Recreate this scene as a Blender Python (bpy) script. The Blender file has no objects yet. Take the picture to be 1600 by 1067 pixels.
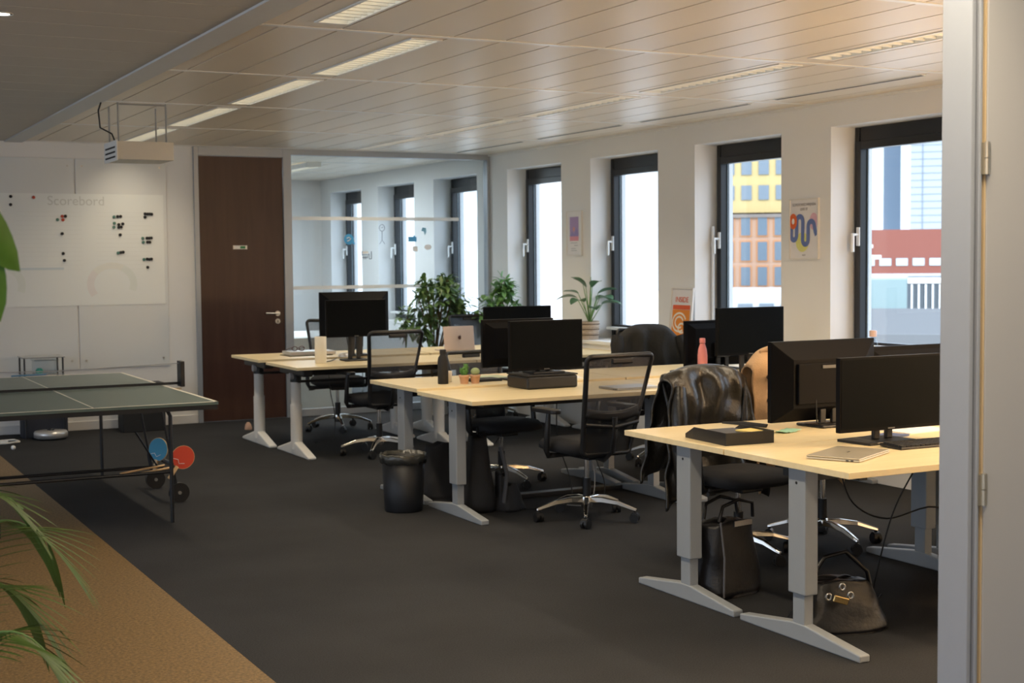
import bpy, math, random
from mathutils import Vector, Matrix, noise
PI=math.pi; S=math.sin; K=math.cos
R=math.radians
scn=bpy.context.scene; COL=scn.collection
# ------------------------------------------------------------------ materials
MATS={}
def mat(name,col,rough=.5,metal=0,spec=.5,noise_amt=0,nscale=20,bump=0,bscale=200,emit=None,estr=0,coat=0,sub=0,trans=0,alpha=1):
    if name in MATS: return MATS[name]
    m=bpy.data.materials.new(name); m.use_nodes=True; nt=m.node_tree; N=nt.nodes; L=nt.links
    b=N['Principled BSDF']; b.inputs['Base Color'].default_value=(*col,1); b.inputs['Roughness'].default_value=rough
    b.inputs['Metallic'].default_value=metal; b.inputs['Specular IOR Level'].default_value=spec
    b.inputs['Coat Weight'].default_value=coat; b.inputs['Transmission Weight'].default_value=trans; b.inputs['Alpha'].default_value=alpha
    tc=N.new('ShaderNodeTexCoord')
    if noise_amt or True:
        n=N.new('ShaderNodeTexNoise'); n.inputs['Scale'].default_value=nscale; n.inputs['Detail'].default_value=5
        L.new(tc.outputs['Object'],n.inputs['Vector'])
        a=noise_amt or .03
        mr=N.new('ShaderNodeMapRange'); mr.inputs['To Min'].default_value=1-a; mr.inputs['To Max'].default_value=1+a
        L.new(n.outputs['Fac'],mr.inputs['Value'])
        mx=N.new('ShaderNodeVectorMath'); mx.operation='SCALE'; mx.inputs[0].default_value=col
        L.new(mr.outputs[0],mx.inputs['Scale']); L.new(mx.outputs[0],b.inputs['Base Color'])
    if bump:
        n2=N.new('ShaderNodeTexNoise'); n2.inputs['Scale'].default_value=bscale; n2.inputs['Detail'].default_value=3
        L.new(tc.outputs['Object'],n2.inputs['Vector'])
        bp=N.new('ShaderNodeBump'); bp.inputs['Strength'].default_value=bump; bp.inputs['Distance'].default_value=.01
        L.new(n2.outputs['Fac'],bp.inputs['Height']); L.new(bp.outputs[0],b.inputs['Normal'])
    if emit: b.inputs['Emission Color'].default_value=(*emit,1); b.inputs['Emission Strength'].default_value=estr
    MATS[name]=m; return m
def glassmat(name,tint=(1,1,1),refl=.06,rough=.0,ior=1.45):
    m=bpy.data.materials.new(name); m.use_nodes=True; nt=m.node_tree; N=nt.nodes; L=nt.links
    N.remove(N['Principled BSDF']); t=N.new('ShaderNodeBsdfTransparent'); t.inputs[0].default_value=(*tint,1)
    g=N.new('ShaderNodeBsdfGlossy'); g.inputs['Roughness'].default_value=rough; lw=N.new('ShaderNodeLayerWeight'); lw.inputs['Blend'].default_value=.5
    pw=N.new('ShaderNodeMath'); pw.operation='POWER'; pw.inputs[1].default_value=4; L.new(lw.outputs['Facing'],pw.inputs[0])
    f=N.new('ShaderNodeMath'); f.operation='MULTIPLY_ADD'; f.inputs[1].default_value=.8; f.inputs[2].default_value=(ior-1)**2/(ior+1)**2; L.new(pw.outputs[0],f.inputs[0])
    mx=N.new('ShaderNodeMixShader'); L.new(f.outputs[0],mx.inputs[0]); L.new(t.outputs[0],mx.inputs[1]); L.new(g.outputs[0],mx.inputs[2])
    L.new(mx.outputs[0],N['Material Output'].inputs[0]); MATS[name]=m; return m
def veilmat(name,col,opac,rough=.8):
    "open weave or frosted film: part see-through"
    m=bpy.data.materials.new(name); m.use_nodes=True; nt=m.node_tree; N=nt.nodes; L=nt.links
    b=N['Principled BSDF']; b.inputs['Base Color'].default_value=(*col,1); b.inputs['Roughness'].default_value=rough
    t=N.new('ShaderNodeBsdfTransparent'); mx=N.new('ShaderNodeMixShader'); mx.inputs[0].default_value=opac
    L.new(t.outputs[0],mx.inputs[1]); L.new(b.outputs[0],mx.inputs[2]); L.new(mx.outputs[0],N['Material Output'].inputs[0])
    MATS[name]=m; return m
M={}
M['wall']=mat('wall_paint',(.80,.80,.79),.7,noise_amt=.02,nscale=3,bump=.05,bscale=300)
M['board']=mat('whiteboard',(.70,.74,.76),.3,noise_amt=.015,nscale=2)
M['poster_film']=mat('board_film',(.80,.85,.86),.3,noise_amt=.02,nscale=2)
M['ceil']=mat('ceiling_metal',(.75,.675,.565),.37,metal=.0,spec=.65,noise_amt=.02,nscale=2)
M['ceilgrid']=mat('ceiling_profile',(.80,.80,.78),.3,spec=.7)
M['gap']=mat('dark_gap',(.06,.055,.05),.8)
M['plank']=mat('ceiling_plank',(.50,.47,.42),.6,noise_amt=.03,nscale=3)
M['beam']=mat('ceiling_profile_grey',(.60,.61,.61),.5)
M['frame_grey']=mat('grey_aluminium',(.36,.39,.43),.4,metal=.3)
M['frame_light']=mat('light_grey_paint',(.36,.39,.44),.4)
M['door_white']=mat('white_door',(.50,.50,.50),.5,noise_amt=.015,nscale=1.5)
M['black_frame']=mat('black_window_frame',(.012,.013,.015),.35)
M['black']=mat('black_plastic',(.012,.012,.013),.4,noise_amt=.08)
M['blackm']=mat('black_matte',(.014,.014,.015),.7,noise_amt=.1)
M['bezel']=mat('black_bezel',(.004,.004,.005),.45,spec=.09)
M['screen']=mat('switched_off_screen',(.003,.004,.005),.5,spec=.05)
M['fabric']=mat('black_fabric',(.014,.014,.016),.9,noise_amt=.2,nscale=120,bump=.2,bscale=400)
M['chrome']=mat('polished_aluminium',(.75,.74,.72),.16,metal=1)
M['steel']=mat('brushed_steel',(.6,.6,.6),.3,metal=1)
M['greyleg']=mat('grey_desk_leg',(.31,.335,.36),.42,metal=.1)
M['whiteleg']=mat('white_desk_leg',(.78,.77,.74),.35)
M['white']=mat('white_plastic',(.82,.82,.80),.4)
M['hp']=mat('silver_laptop',(.62,.57,.46),.35,metal=.6)
M['silver']=mat('silver_aluminium',(.60,.60,.60),.33,metal=.6)
M['rose']=mat('pinkish_aluminium',(.60,.50,.46),.4,metal=.3)
M['pink']=mat('pink_bottle',(.85,.30,.30),.35)
M['terra']=mat('terracotta',(.68,.40,.25),.7,noise_amt=.08,nscale=60)
M['cactus']=mat('cactus_green',(.10,.26,.05),.6,noise_amt=.2,nscale=80)
M['cactus2']=mat('pale_cactus',(.36,.44,.22),.7,noise_amt=.2,nscale=80)
M['leather']=mat('black_leather',(.016,.014,.011),.3,spec=.6,noise_amt=.2,bump=.25,bscale=60)
M['puffer']=mat('black_puffer',(.010,.010,.010),.8,bump=.4,bscale=50)
M['beige']=mat('beige_wool',(.62,.40,.22),.95,noise_amt=.1,nscale=40,bump=.3,bscale=150)
M['bag']=mat('black_bag',(.006,.006,.008),.45,bump=.2,bscale=60)
M['bag2']=mat('black_nylon',(.009,.009,.011),.75,bump=.2,bscale=150)
M['patent']=mat('shiny_black_leather',(.005,.005,.007),.33,bump=.3,bscale=30)
M['gold']=mat('brass_hardware',(.8,.58,.25),.25,metal=1)
M['leaf']=mat('green_leaf',(.13,.23,.08),.32,noise_amt=.45,nscale=9)
M['leaf2']=mat('bright_green_leaf',(.16,.33,.11),.35,noise_amt=.35,nscale=9)
M['leaf3']=mat('banana_leaf',(.07,.16,.08),.35,noise_amt=.3,nscale=9)
M['leafd']=mat('dark_green_leaf',(.07,.20,.02),.4,noise_amt=.3,nscale=25)
M['palm']=mat('palm_green',(.07,.13,.025),.5,noise_amt=.35,nscale=14)
M['stem']=mat('brown_stem',(.16,.11,.06),.8)
M['gstem']=mat('green_stem',(.16,.30,.10),.6)
M['soil']=mat('soil',(.04,.025,.015),1)
M['pot']=mat('white_pot',(.6,.6,.58),.5)
M['tt']=mat('table_tennis_top',(.085,.125,.115),.42,noise_amt=.04,nscale=6)
M['ttline']=mat('white_line',(.72,.70,.62),.5)
M['ttframe']=mat('black_steel_tube',(.012,.013,.016),.35)
M['net']=veilmat('table_net',(.45,.47,.50),.12)
M['netd']=mat('net_band',(.02,.02,.02),.8)
M['mesh']=veilmat('chair_mesh',(.10,.10,.11),.60)
M['meshd']=veilmat('chair_mesh_dense',(.012,.012,.013),.93)
M['meshb']=veilmat('chair_mesh_blue',(.05,.07,.11),.8)
M['red']=mat('red_rubber',(.55,.05,.02),.7)
M['blue']=mat('blue_rubber',(.06,.30,.50),.7)
M['wood']=mat('pale_wood',(.62,.42,.22),.5,noise_amt=.1,nscale=30)
M['bin']=mat('black_bin',(.006,.007,.010),.5)
M['binbag']=mat('black_bin_liner',(.05,.05,.045),.25,bump=.6,bscale=30)
M['green_note']=mat('mint_paper',(.30,.55,.42),.8)
M['yellow']=mat('yellow_paper',(.80,.62,.20),.8)
M['paper']=mat('white_paper',(.82,.82,.84),.7)
M['bluepad']=mat('blue_card',(.12,.16,.32),.6)
M['clear']=glassmat('clear_plastic',(.86,.90,.93),ior=1.3)
M['glass']=glassmat('window_glass',(.97,.985,.98))
M['pglass']=glassmat('partition_glass',(.93,.96,.97),ior=1.35)
M['film']=veilmat('frosted_film',(.85,.86,.85),.75,.5)
M['brass']=mat('satin_nickel',(.55,.50,.40),.35,metal=.8)
M['hingegold']=mat('brass_edge',(.72,.55,.32),.5)
M['stopper']=mat('door_stopper_tan',(.55,.35,.25),.7)
M['basket']=mat('woven_basket',(.48,.40,.32),.9,noise_amt=.3,nscale=60,bump=.6,bscale=120)
M['basketd']=mat('dark_basket_band',(.08,.055,.04),.9)
M['cable']=mat('black_cable',(.012,.012,.012),.6)
M['wcable']=mat('white_cable',(.7,.7,.68),.6)
M['teal']=mat('teal_item',(.10,.55,.42),.5)
M['skirt']=mat('skirting',(.72,.71,.70),.5)
M['lampglow']=mat('lamp_diffuser_lit',(.85,.82,.70),.5,emit=(1,.90,.66),estr=.85)
M['lampdim']=mat('lamp_louvre',(.86,.86,.80),.25,emit=(1,.93,.75),estr=.25)
M['projector']=mat('cream_box',(.62,.58,.50),.45)
M['eyeglow']=mat('downlight_glow',(.9,.9,.9),.5,emit=(1,.95,.85),estr=2.0)
M['cup']=mat('cream_cup',(.80,.70,.55),.6)
M['darkdoor']=None
def wood(name,c1,c2,scale,rough,axis='X',dist=3):
    m=bpy.data.materials.new(name); m.use_nodes=True; nt=m.node_tree; N=nt.nodes; L=nt.links; b=N['Principled BSDF']
    tc=N.new('ShaderNodeTexCoord'); mp=N.new('ShaderNodeMapping'); L.new(tc.outputs['Object'],mp.inputs[0])
    mp.inputs['Scale'].default_value=(1,12,12) if axis=='X' else (12,12,1)
    n=N.new('ShaderNodeTexNoise'); n.inputs['Scale'].default_value=scale; n.inputs['Detail'].default_value=6; n.inputs['Distortion'].default_value=.6
    L.new(mp.outputs[0],n.inputs['Vector']); r=N.new('ShaderNodeValToRGB'); r.color_ramp.elements[0].color=(*c1,1); r.color_ramp.elements[1].color=(*c2,1)
    r.color_ramp.elements[0].position=.3; r.color_ramp.elements[1].position=.7
    L.new(n.outputs['Fac'],r.inputs[0]); L.new(r.outputs[0],b.inputs['Base Color']); b.inputs['Roughness'].default_value=rough
    MATS[name]=m; return m
M['maple']=wood('maple_laminate',(.78,.64,.38),(.84,.71,.45),2,.38)
M['darkwood']=wood('dark_brown_veneer',(.045,.016,.010),(.060,.024,.016),1.2,.42,'Z')
# carpet: dark tufted pile with faint tile tint
def carpet():
    m=bpy.data.materials.new('dark_carpet'); m.use_nodes=True; nt=m.node_tree; N=nt.nodes; L=nt.links; b=N['Principled BSDF']
    tc=N.new('ShaderNodeTexCoord'); n=N.new('ShaderNodeTexNoise'); n.inputs['Scale'].default_value=160; n.inputs['Detail'].default_value=4
    n2=N.new('ShaderNodeTexNoise'); n2.inputs['Scale'].default_value=1.3; n2.inputs['Detail'].default_value=3
    v=N.new('ShaderNodeTexVoronoi'); v.inputs['Scale'].default_value=45
    for q in (n,n2,v): L.new(tc.outputs['Object'],q.inputs['Vector'])
    r=N.new('ShaderNodeValToRGB'); r.color_ramp.elements[0].color=(.016,.0165,.018,1); r.color_ramp.elements[1].color=(.046,.047,.050,1)
    r.color_ramp.elements[0].position=.3; r.color_ramp.elements[1].position=.75
    mx=N.new('ShaderNodeMath'); mx.operation='MULTIPLY_ADD'; mx.inputs[1].default_value=.35; L.new(n2.outputs['Fac'],mx.inputs[0])
    m3=N.new('ShaderNodeMath'); m3.operation='MULTIPLY'; m3.inputs[1].default_value=.65; L.new(n.outputs['Fac'],m3.inputs[0]); L.new(m3.outputs[0],mx.inputs[2])
    L.new(mx.outputs[0],r.inputs[0]); L.new(r.outputs[0],b.inputs['Base Color']); b.inputs['Roughness'].default_value=.95
    b.inputs['Specular IOR Level'].default_value=.15
    bp=N.new('ShaderNodeBump'); bp.inputs['Strength'].default_value=.5; bp.inputs['Distance'].default_value=.004; L.new(n.outputs['Fac'],bp.inputs['Height']); L.new(bp.outputs[0],b.inputs['Normal'])
    return m
M['carpet']=carpet()
def tan():
    m=bpy.data.materials.new('tan_speckled_vinyl'); m.use_nodes=True; nt=m.node_tree; N=nt.nodes; L=nt.links; b=N['Principled BSDF']
    tc=N.new('ShaderNodeTexCoord'); n=N.new('ShaderNodeTexNoise'); n.inputs['Scale'].default_value=70; n.inputs['Detail'].default_value=8; n.inputs['Roughness'].default_value=.7
    v=N.new('ShaderNodeTexVoronoi'); v.inputs['Scale'].default_value=60; v.feature='F1'
    for q in (n,v): L.new(tc.outputs['Object'],q.inputs['Vector'])
    r=N.new('ShaderNodeValToRGB'); e=r.color_ramp.elements; e[0].color=(.080,.046,.014,1); e[0].position=.38; e[1].color=(.25,.155,.055,1); e[1].position=.62
    L.new(n.outputs['Fac'],r.inputs[0])
    r2=N.new('ShaderNodeValToRGB'); e=r2.color_ramp.elements; e[0].color=(.40,.34,.24,1); e[0].position=.06; e[1].color=(0,0,0,1); e[1].position=.16
    L.new(v.outputs['Distance'],r2.inputs[0])
    mx=N.new('ShaderNodeMix'); mx.data_type='RGBA'; mx.blend_type='LIGHTEN'; mx.inputs[0].default_value=.6; L.new(r.outputs[0],mx.inputs[6]); L.new(r2.outputs[0],mx.inputs[7])
    L.new(mx.outputs[2],b.inputs['Base Color']); b.inputs['Roughness'].default_value=.55
    return m
M['tan']=tan()
# ------------------------------------------------------------------ mesh builder
class MB:
    def __init__(s): s.v=[]; s.f=[]; s.m=[]; s.sm=[]; s.mats=[]
    def mi(s,m):
        if m is None: return 0
        if m not in s.mats: s.mats.append(m)
        return s.mats.index(m)
    def add(s,vs,fs,m=None,smooth=False,T=None):
        o=len(s.v); i=s.mi(m)
        s.v+= [tuple(T@Vector(p)) if T else tuple(p) for p in vs]
        for f in fs: s.f.append([o+a for a in f]); s.m.append(i); s.sm.append(smooth)
        return s
    def box(s,x0,x1,y0,y1,z0,z1,m=None,T=None):
        vs=[(x,y,z) for z in (z0,z1) for y in (y0,y1) for x in (x0,x1)]
        return s.add(vs,[(0,2,3,1),(4,5,7,6),(0,1,5,4),(2,6,7,3),(0,4,6,2),(1,3,7,5)],m,False,T)
    def frust(s,a,b,m=None,T=None):
        "a,b: (x0,x1,z0,z1,y)"
        vs=[]
        for x0,x1,z0,z1,y in (a,b): vs+=[(x0,y,z0),(x1,y,z0),(x1,y,z1),(x0,y,z1)]
        return s.add(vs,[(0,1,2,3),(7,6,5,4),(0,4,5,1),(1,5,6,2),(2,6,7,3),(3,7,4,0)],m,False,T)
    def cyl(s,p,q,r0,r1=None,n=16,m=None,caps=True,smooth=True,T=None):
        p=Vector(p);q=Vector(q); r1=r0 if r1 is None else r1
        d=(q-p).normalized(); a=d.orthogonal().normalized(); b=d.cross(a)
        vs=[]
        for c,r in ((p,r0),(q,r1)):
            vs+=[c+(a*K(2*PI*i/n)+b*S(2*PI*i/n))*r for i in range(n)]
        fs=[(i,(i+1)%n,n+(i+1)%n,n+i) for i in range(n)]
        s.add(vs,fs,m,smooth,T)
        if caps: s.add(vs,[tuple(range(n))[::-1],tuple(range(n,2*n))],m,False,T)
        return s
    def lathe(s,prof,n=24,m=None,c=(0,0,0),smooth=True,T=None,caps=True):
        vs=[];
        for r,z in prof: vs+=[(c[0]+r*K(2*PI*i/n),c[1]+r*S(2*PI*i/n),c[2]+z) for i in range(n)]
        fs=[]
        for j in range(len(prof)-1):
            for i in range(n): fs.append((j*n+i,j*n+(i+1)%n,(j+1)*n+(i+1)%n,(j+1)*n+i))
        s.add(vs,fs,m,smooth,T)
        if caps: s.add(vs,[tuple(range(n))[::-1],tuple(range((len(prof)-1)*n,len(prof)*n))],m,False,T)
        return s
    def tube(s,pts,r,n=8,m=None,closed=False,T=None,rs=None,flat=1):
        pts=[Vector(p) for p in pts]; N_=len(pts); vs=[]; up=None
        for i,p in enumerate(pts):
            if closed: d=(pts[(i+1)%N_]-pts[i-1])
            else: d=pts[min(i+1,N_-1)]-pts[max(i-1,0)]
            d=d.normalized() if d.length else Vector((0,0,1))
            if up is None: up=d.orthogonal().normalized()
            up=(up-d*up.dot(d)); up=up.normalized() if up.length>1e-6 else d.orthogonal().normalized()
            b=d.cross(up); rr=rs[i] if rs else r
            vs+=[p+(up*K(2*PI*k/n)+b*S(2*PI*k/n)*flat)*rr for k in range(n)]
        fs=[]
        for i in range(N_ if closed else N_-1):
            j=(i+1)%N_
            for k in range(n): fs.append((i*n+k,i*n+(k+1)%n,j*n+(k+1)%n,j*n+k))
        s.add(vs,fs,m,True,T)
        if not closed: s.add(vs,[tuple(range(n))[::-1],tuple(range((N_-1)*n,N_*n))],m,False,T)
        return s
    def prism(s,poly,z0,z1,m=None,T=None,smooth=False):
        n=len(poly); vs=[(x,y,z0) for x,y in poly]+[(x,y,z1) for x,y in poly]
        fs=[tuple(range(n))[::-1],tuple(range(n,2*n))]+[(i,(i+1)%n,n+(i+1)%n,n+i) for i in range(n)]
        return s.add(vs,fs,m,smooth,T)
    def grid(s,fn,nu,nv,m=None,smooth=True,T=None,cu=False):
        vs=[fn(i/nu,j/nv) for j in range(nv+1) for i in range(nu+1)]
        w=nu+1
        return s.add(vs,[(j*w+i,j*w+i+1,(j+1)*w+i+1,(j+1)*w+i) for j in range(nv) for i in range(nu)],m,smooth,T)
    def build(s,name,m=None,parent=None,bev=0,solid=0,subd=0,loc=None,rot=None,seg=2):
        me=bpy.data.meshes.new(name); me.from_pydata(s.v,[],s.f)
        if m: me.materials.append(m); 
        else:
            for q in s.mats: me.materials.append(q)
            me.polygons.foreach_set('material_index',s.m)
        me.polygons.foreach_set('use_smooth',s.sm); me.update()
        o=bpy.data.objects.new(name,me); COL.objects.link(o)
        if parent: o.parent=parent
        if loc: o.location=loc
        if rot: o.rotation_euler=rot
        if solid:
            q=o.modifiers.new('solid','SOLIDIFY'); q.thickness=solid; q.offset=0
        if bev:
            q=o.modifiers.new('bevel','BEVEL'); q.width=bev; q.segments=seg; q.limit_method='ANGLE'; q.angle_limit=R(35)
        if subd:
            q=o.modifiers.new('sub','SUBSURF'); q.levels=subd; q.render_levels=subd
        return o
def tag(o,label=None,cat=None,group=None,kind=None):
    if label: o['label']=label
    if cat: o['category']=cat
    if group: o['group']=group
    if kind: o['kind']=kind
    return o
def thing(name,label,cat,loc=(0,0,0),rz=0,group=None):
    o=bpy.data.objects.new(name,None); COL.objects.link(o); o.empty_display_size=.1
    o.location=loc; o.rotation_euler=(0,0,rz); return tag(o,label,cat,group)
def struct(name,parent=None,loc=(0,0,0)):
    o=bpy.data.objects.new(name,None); COL.objects.link(o); o.location=loc; o['kind']='structure'; return o
def children(o): return [c for c in bpy.data.objects if c.parent==o]
def dup(root,loc,rz,label,group=None):
    r=root.copy(); COL.objects.link(r); r.location=loc; r.rotation_euler=(0,0,rz); r['label']=label
    if group: r['group']=group
    for ch in children(root):
        c=ch.copy(); COL.objects.link(c); c.parent=r
        for g in children(ch):
            d=g.copy(); COL.objects.link(d); d.parent=c
    return r
def st(o): o['kind']='structure'; return o
def text(s_,size,m,parent,loc,rot,name='lettering',ext=.0008,align='CENTER'):
    cu=bpy.data.curves.new(name,'FONT'); cu.body=s_; cu.size=size; cu.extrude=ext; cu.align_x=align; cu.align_y='CENTER'
    o=bpy.data.objects.new(name,cu); COL.objects.link(o); cu.materials.append(m)
    me=bpy.data.meshes.new_from_object(o.evaluated_get(bpy.context.evaluated_depsgraph_get())); bpy.data.objects.remove(o)
    o=bpy.data.objects.new(name,me); COL.objects.link(o)
    if not me.materials: me.materials.append(m)
    o.parent=parent; o.location=loc; o.rotation_euler=rot
    return o
# ------------------------------------------------------------------ room dimensions
XW=7.02; YD=13.93; H=2.75; XO=7.42; XL=-3.6; YB=-3.0; YM=19.3
# floor
o=st(MB().box(1.65,XO,YB,YD,-.1,0).build('floor',M['carpet']))
o=st(MB().box(XL,1.65,YB,YD,-.1,0).build('floor',M['tan']))
o=st(MB().box(1.0,XO,YD,YM,-.1,0).build('floor',mat('meeting_carpet',(.10,.105,.11),.9,noise_amt=.2,nscale=150)))
# walls: window side with recesses
WF=[18.91,17.155,15.41,13.506,11.766,10.029,8.275,6.53,4.79,3.04,1.29]; WW=1.17
ZS=.83; ZL=2.565
w=MB()
w.box(XW,XO,YB,YM,0,ZS); w.box(XW,XO,YB,YM,ZL,H+.3)
edges=sorted([(a-WW,a) for a in WF]); y=YB
for a,b in edges: w.box(XW,XO,y,a,ZS,ZL); y=b
w.box(XW,XO,y,YM,ZS,ZL)
st(w.build('wall_right',M['wall']))
# window ledge (casing with board) along the wall
w=MB().box(6.87,XW,YB,YD-.06,0,ZS-.03).box(6.85,XW+.0,YB,YD-.06,ZS-.03,ZS)
for a,b in edges:
    w.box(XW,7.25,a,b,ZS,ZS+.004)
st(w.build('trim_1',M['wall'],bev=.004))
# back wall (left of door)
st(MB().box(XL,3.735,YD,YD+.12,0,H+.3).build('wall_back',M['wall']))
st(MB().box(XL,1.0,YD+.12,YD+.24,0,H+.3).build('wall_back',M['wall']))
st(MB().box(XL,3.735,YD-.015,YD,0,.085).build('baseboard_back',M['skirt'],bev=.003))
# left wall with window openings, rear wall
w=MB(); yy=YB; LW=[(-1.5,1.5),(2.0,5.0),(5.5,8.5),(9.0,12.0)]
w.box(XL-.2,XL,YB,YD,0,.5); w.box(XL-.2,XL,YB,YD,2.5,H+.3)
for a,b in LW: w.box(XL-.2,XL,yy,a,.5,2.5); yy=b
w.box(XL-.2,XL,yy,YD,.5,2.5)
st(w.build('wall_left',M['wall']))
st(MB().box(XL-.2,-2.6,YB-.2,YB,0,H+.3).box(.6,XO,YB-.2,YB,0,H+.3).box(-2.6,.6,YB-.2,YB,2.5,H+.3).box(-2.6,.6,YB-.2,YB,0,.5).build('wall_front',M['wall']))
# meeting room walls
st(MB().box(1.0,XO,YM,YM+.15,0,H+.3).build('wall_back',M['wall']))
st(MB().box(.9,1.0,YD+.12,YM,0,H+.3).build('wall_left',M['wall']))
# ceiling right: metal panels
c=MB(); c.box(2.12,XW,YB,YM,H+.055,H+.07,M['gap'])
ys=[-.46+1.782*i-1.782 for i in range(0,14)]
ys=[6.69+1.79*k for k in range(-5,8)]
lights=[]   # (x, y0, y1, kind)
rows=[(2.44,[6.69-1.79],'lit'),(3.06,[6.69,6.69+1.79,6.69+3.58,6.69+5.37],'lit'),(5.44,[6.69-1.79,6.69,6.69+1.79,6.69+3.58,6.69+5.37],'dim'),
      (2.44,[6.69-3.58,6.69-5.37],'lit'),(5.44,[6.69-3.58,6.69-5.37],'lit')]
holes=[(x-.09,x+.09,y0+.08,y0+1.62) for x,yl,k in rows for y0 in yl]
xs=[2.12+.011,2.243]+[2.243+.3045*k for k in range(1,16)]+[XW-.02]
YLIM=YD
def panel(x0,x1,y0,y1):
    hs=[h for h in holes if h[0]<x1 and h[1]>x0 and h[2]<y1 and h[3]>y0]
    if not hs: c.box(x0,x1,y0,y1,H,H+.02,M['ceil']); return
    h=hs[0]
    for a in ((x0,max(x0,h[0]),y0,y1),(min(x1,h[1]),x1,y0,y1),(max(x0,h[0]),min(x1,h[1]),y0,h[2]),(max(x0,h[0]),min(x1,h[1]),h[3],y1)):
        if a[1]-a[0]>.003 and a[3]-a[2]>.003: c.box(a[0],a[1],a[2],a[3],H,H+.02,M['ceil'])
for k,y0 in enumerate(ys[:-1]):
    y1=min(ys[k+1],YM); 
    if y0<YB: y0=YB
    if y0>=YM: break
    c.box(2.12,XW,y0-.02,y0+.02,H-.004,H+.02,M['ceilgrid'])
    for i in range(len(xs)-1):
        panel(xs[i]+.006,xs[i+1]-.006,y0+.024,y1-.024)
st(c.build('ceiling'))
# ceiling left: planks running across
c=MB(); c.box(XL,1.97,YB,YD,H+.012,H+.05,M['gap'])
y=6.30-.395*21
while y<YD:
    y1=min(y+.385,YD)
    if y>YB: c.box(XL,1.97,y,y1,H,H+.015,M['plank'])
    y+=.395
st(c.build('ceiling'))
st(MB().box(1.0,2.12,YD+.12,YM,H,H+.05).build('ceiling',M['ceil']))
st(MB().box(XL,XO,YB,YM+.2,H+.3,H+.4).build('ceiling',M['wall']))
st(MB().box(1.965,2.125,YB,YD,H-.012,H+.05).build('trim_2',M['beam'],bev=.003))
st(MB().box(XW-.025,XW,YB,YD,H-.02,H).build('trim_3',M['ceilgrid']))
# recessed luminaires
def luminaire(x,y0,y1,kind,label,group=None):
    cx,cy=x,(y0+y1)/2; L2=(y1-y0)/2; t=thing('ceiling_light',label,'ceiling light',(cx,cy,H),0,group)
    f=MB()
    f.box(-.09,-.075,-L2,L2,-.006,.05); f.box(.075,.09,-L2,L2,-.006,.05); f.box(-.075,.075,-L2,-L2+.02,-.006,.05); f.box(-.075,.075,L2-.02,L2,-.006,.05)
    f.build('frame',M['ceilgrid'],t)
    MB().box(-.075,.075,-L2+.02,L2-.02,.045,.05).build('diffuser',M['lampglow' if kind=='lit' else 'lampdim'],t)
    l=MB(); n=18
    for i in range(1,n):
        yy=-L2+.02+(2*L2-.04)*i/n; l.box(-.075,.075,yy-.006,yy+.006,.0,.035)
    l.build('louvre',M['white'],t)
LB={0:'lit louvred light, cut off by the top edge left of centre',1:'brightest lit louvred light, nearest of the left row',2:'cream glowing ceiling light, second of the left row',
    3:'thin cream ceiling light just above the hanging cream box',4:'farthest cream ceiling light, partly behind the hanging cream box',
    5:'louvred ceiling light nearest the foreground door frame',6:'long louvred ceiling light above the second window from the door frame',7:'slim louvred ceiling light in mid ceiling, third of the right row',
    8:'dark-looking louvred ceiling light, fourth of the window-side row',9:'faint louvred ceiling light farthest along the window-side row',
    10:'louvred ceiling light over the entrance, nearer row',11:'louvred ceiling light over the entrance, rear row',12:'louvred ceiling light by the window end, nearer',13:'louvred ceiling light by the window end, rear'}
i=0
for x,yl,k in rows:
    for y0 in yl:
        luminaire(x,y0+.085,y0+1.615,k,LB[i],'recessed louvred ceiling lights'); i+=1
for i,y0 in enumerate((6.8,8.6,10.4,12.2)):
    v=thing('ceiling_vent',['slot vent in the ceiling nearest the foreground door frame','long dark slot vent between the second and third piers','slot vent above the second window from the glass wall','slot vent nearest the glass partition corner'][i],'vent',(6.52,y0+.75,H),0,'slot vents along the window side')
    MB().box(-.02,.02,-.75,.75,-.006,.0).build('frame',M['ceilgrid'],v); MB().box(-.012,.012,-.74,.74,-.0075,-.006).build('slot',M['blackm'],v)
for i,(x,y0) in enumerate(((4.55,15.6),(5.6,15.6))):
    luminaire(x,y0,y0+1.5,'lit',['left ceiling light inside the glass-walled meeting room','right ceiling light inside the glass-walled meeting room'][i],'recessed louvred ceiling lights')
    for o in [o for o in bpy.data.objects if o.name.startswith('ceiling_light') and o.get('label','').endswith('meeting room')]: o.location.z=H-.056
    MEET=True
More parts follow.
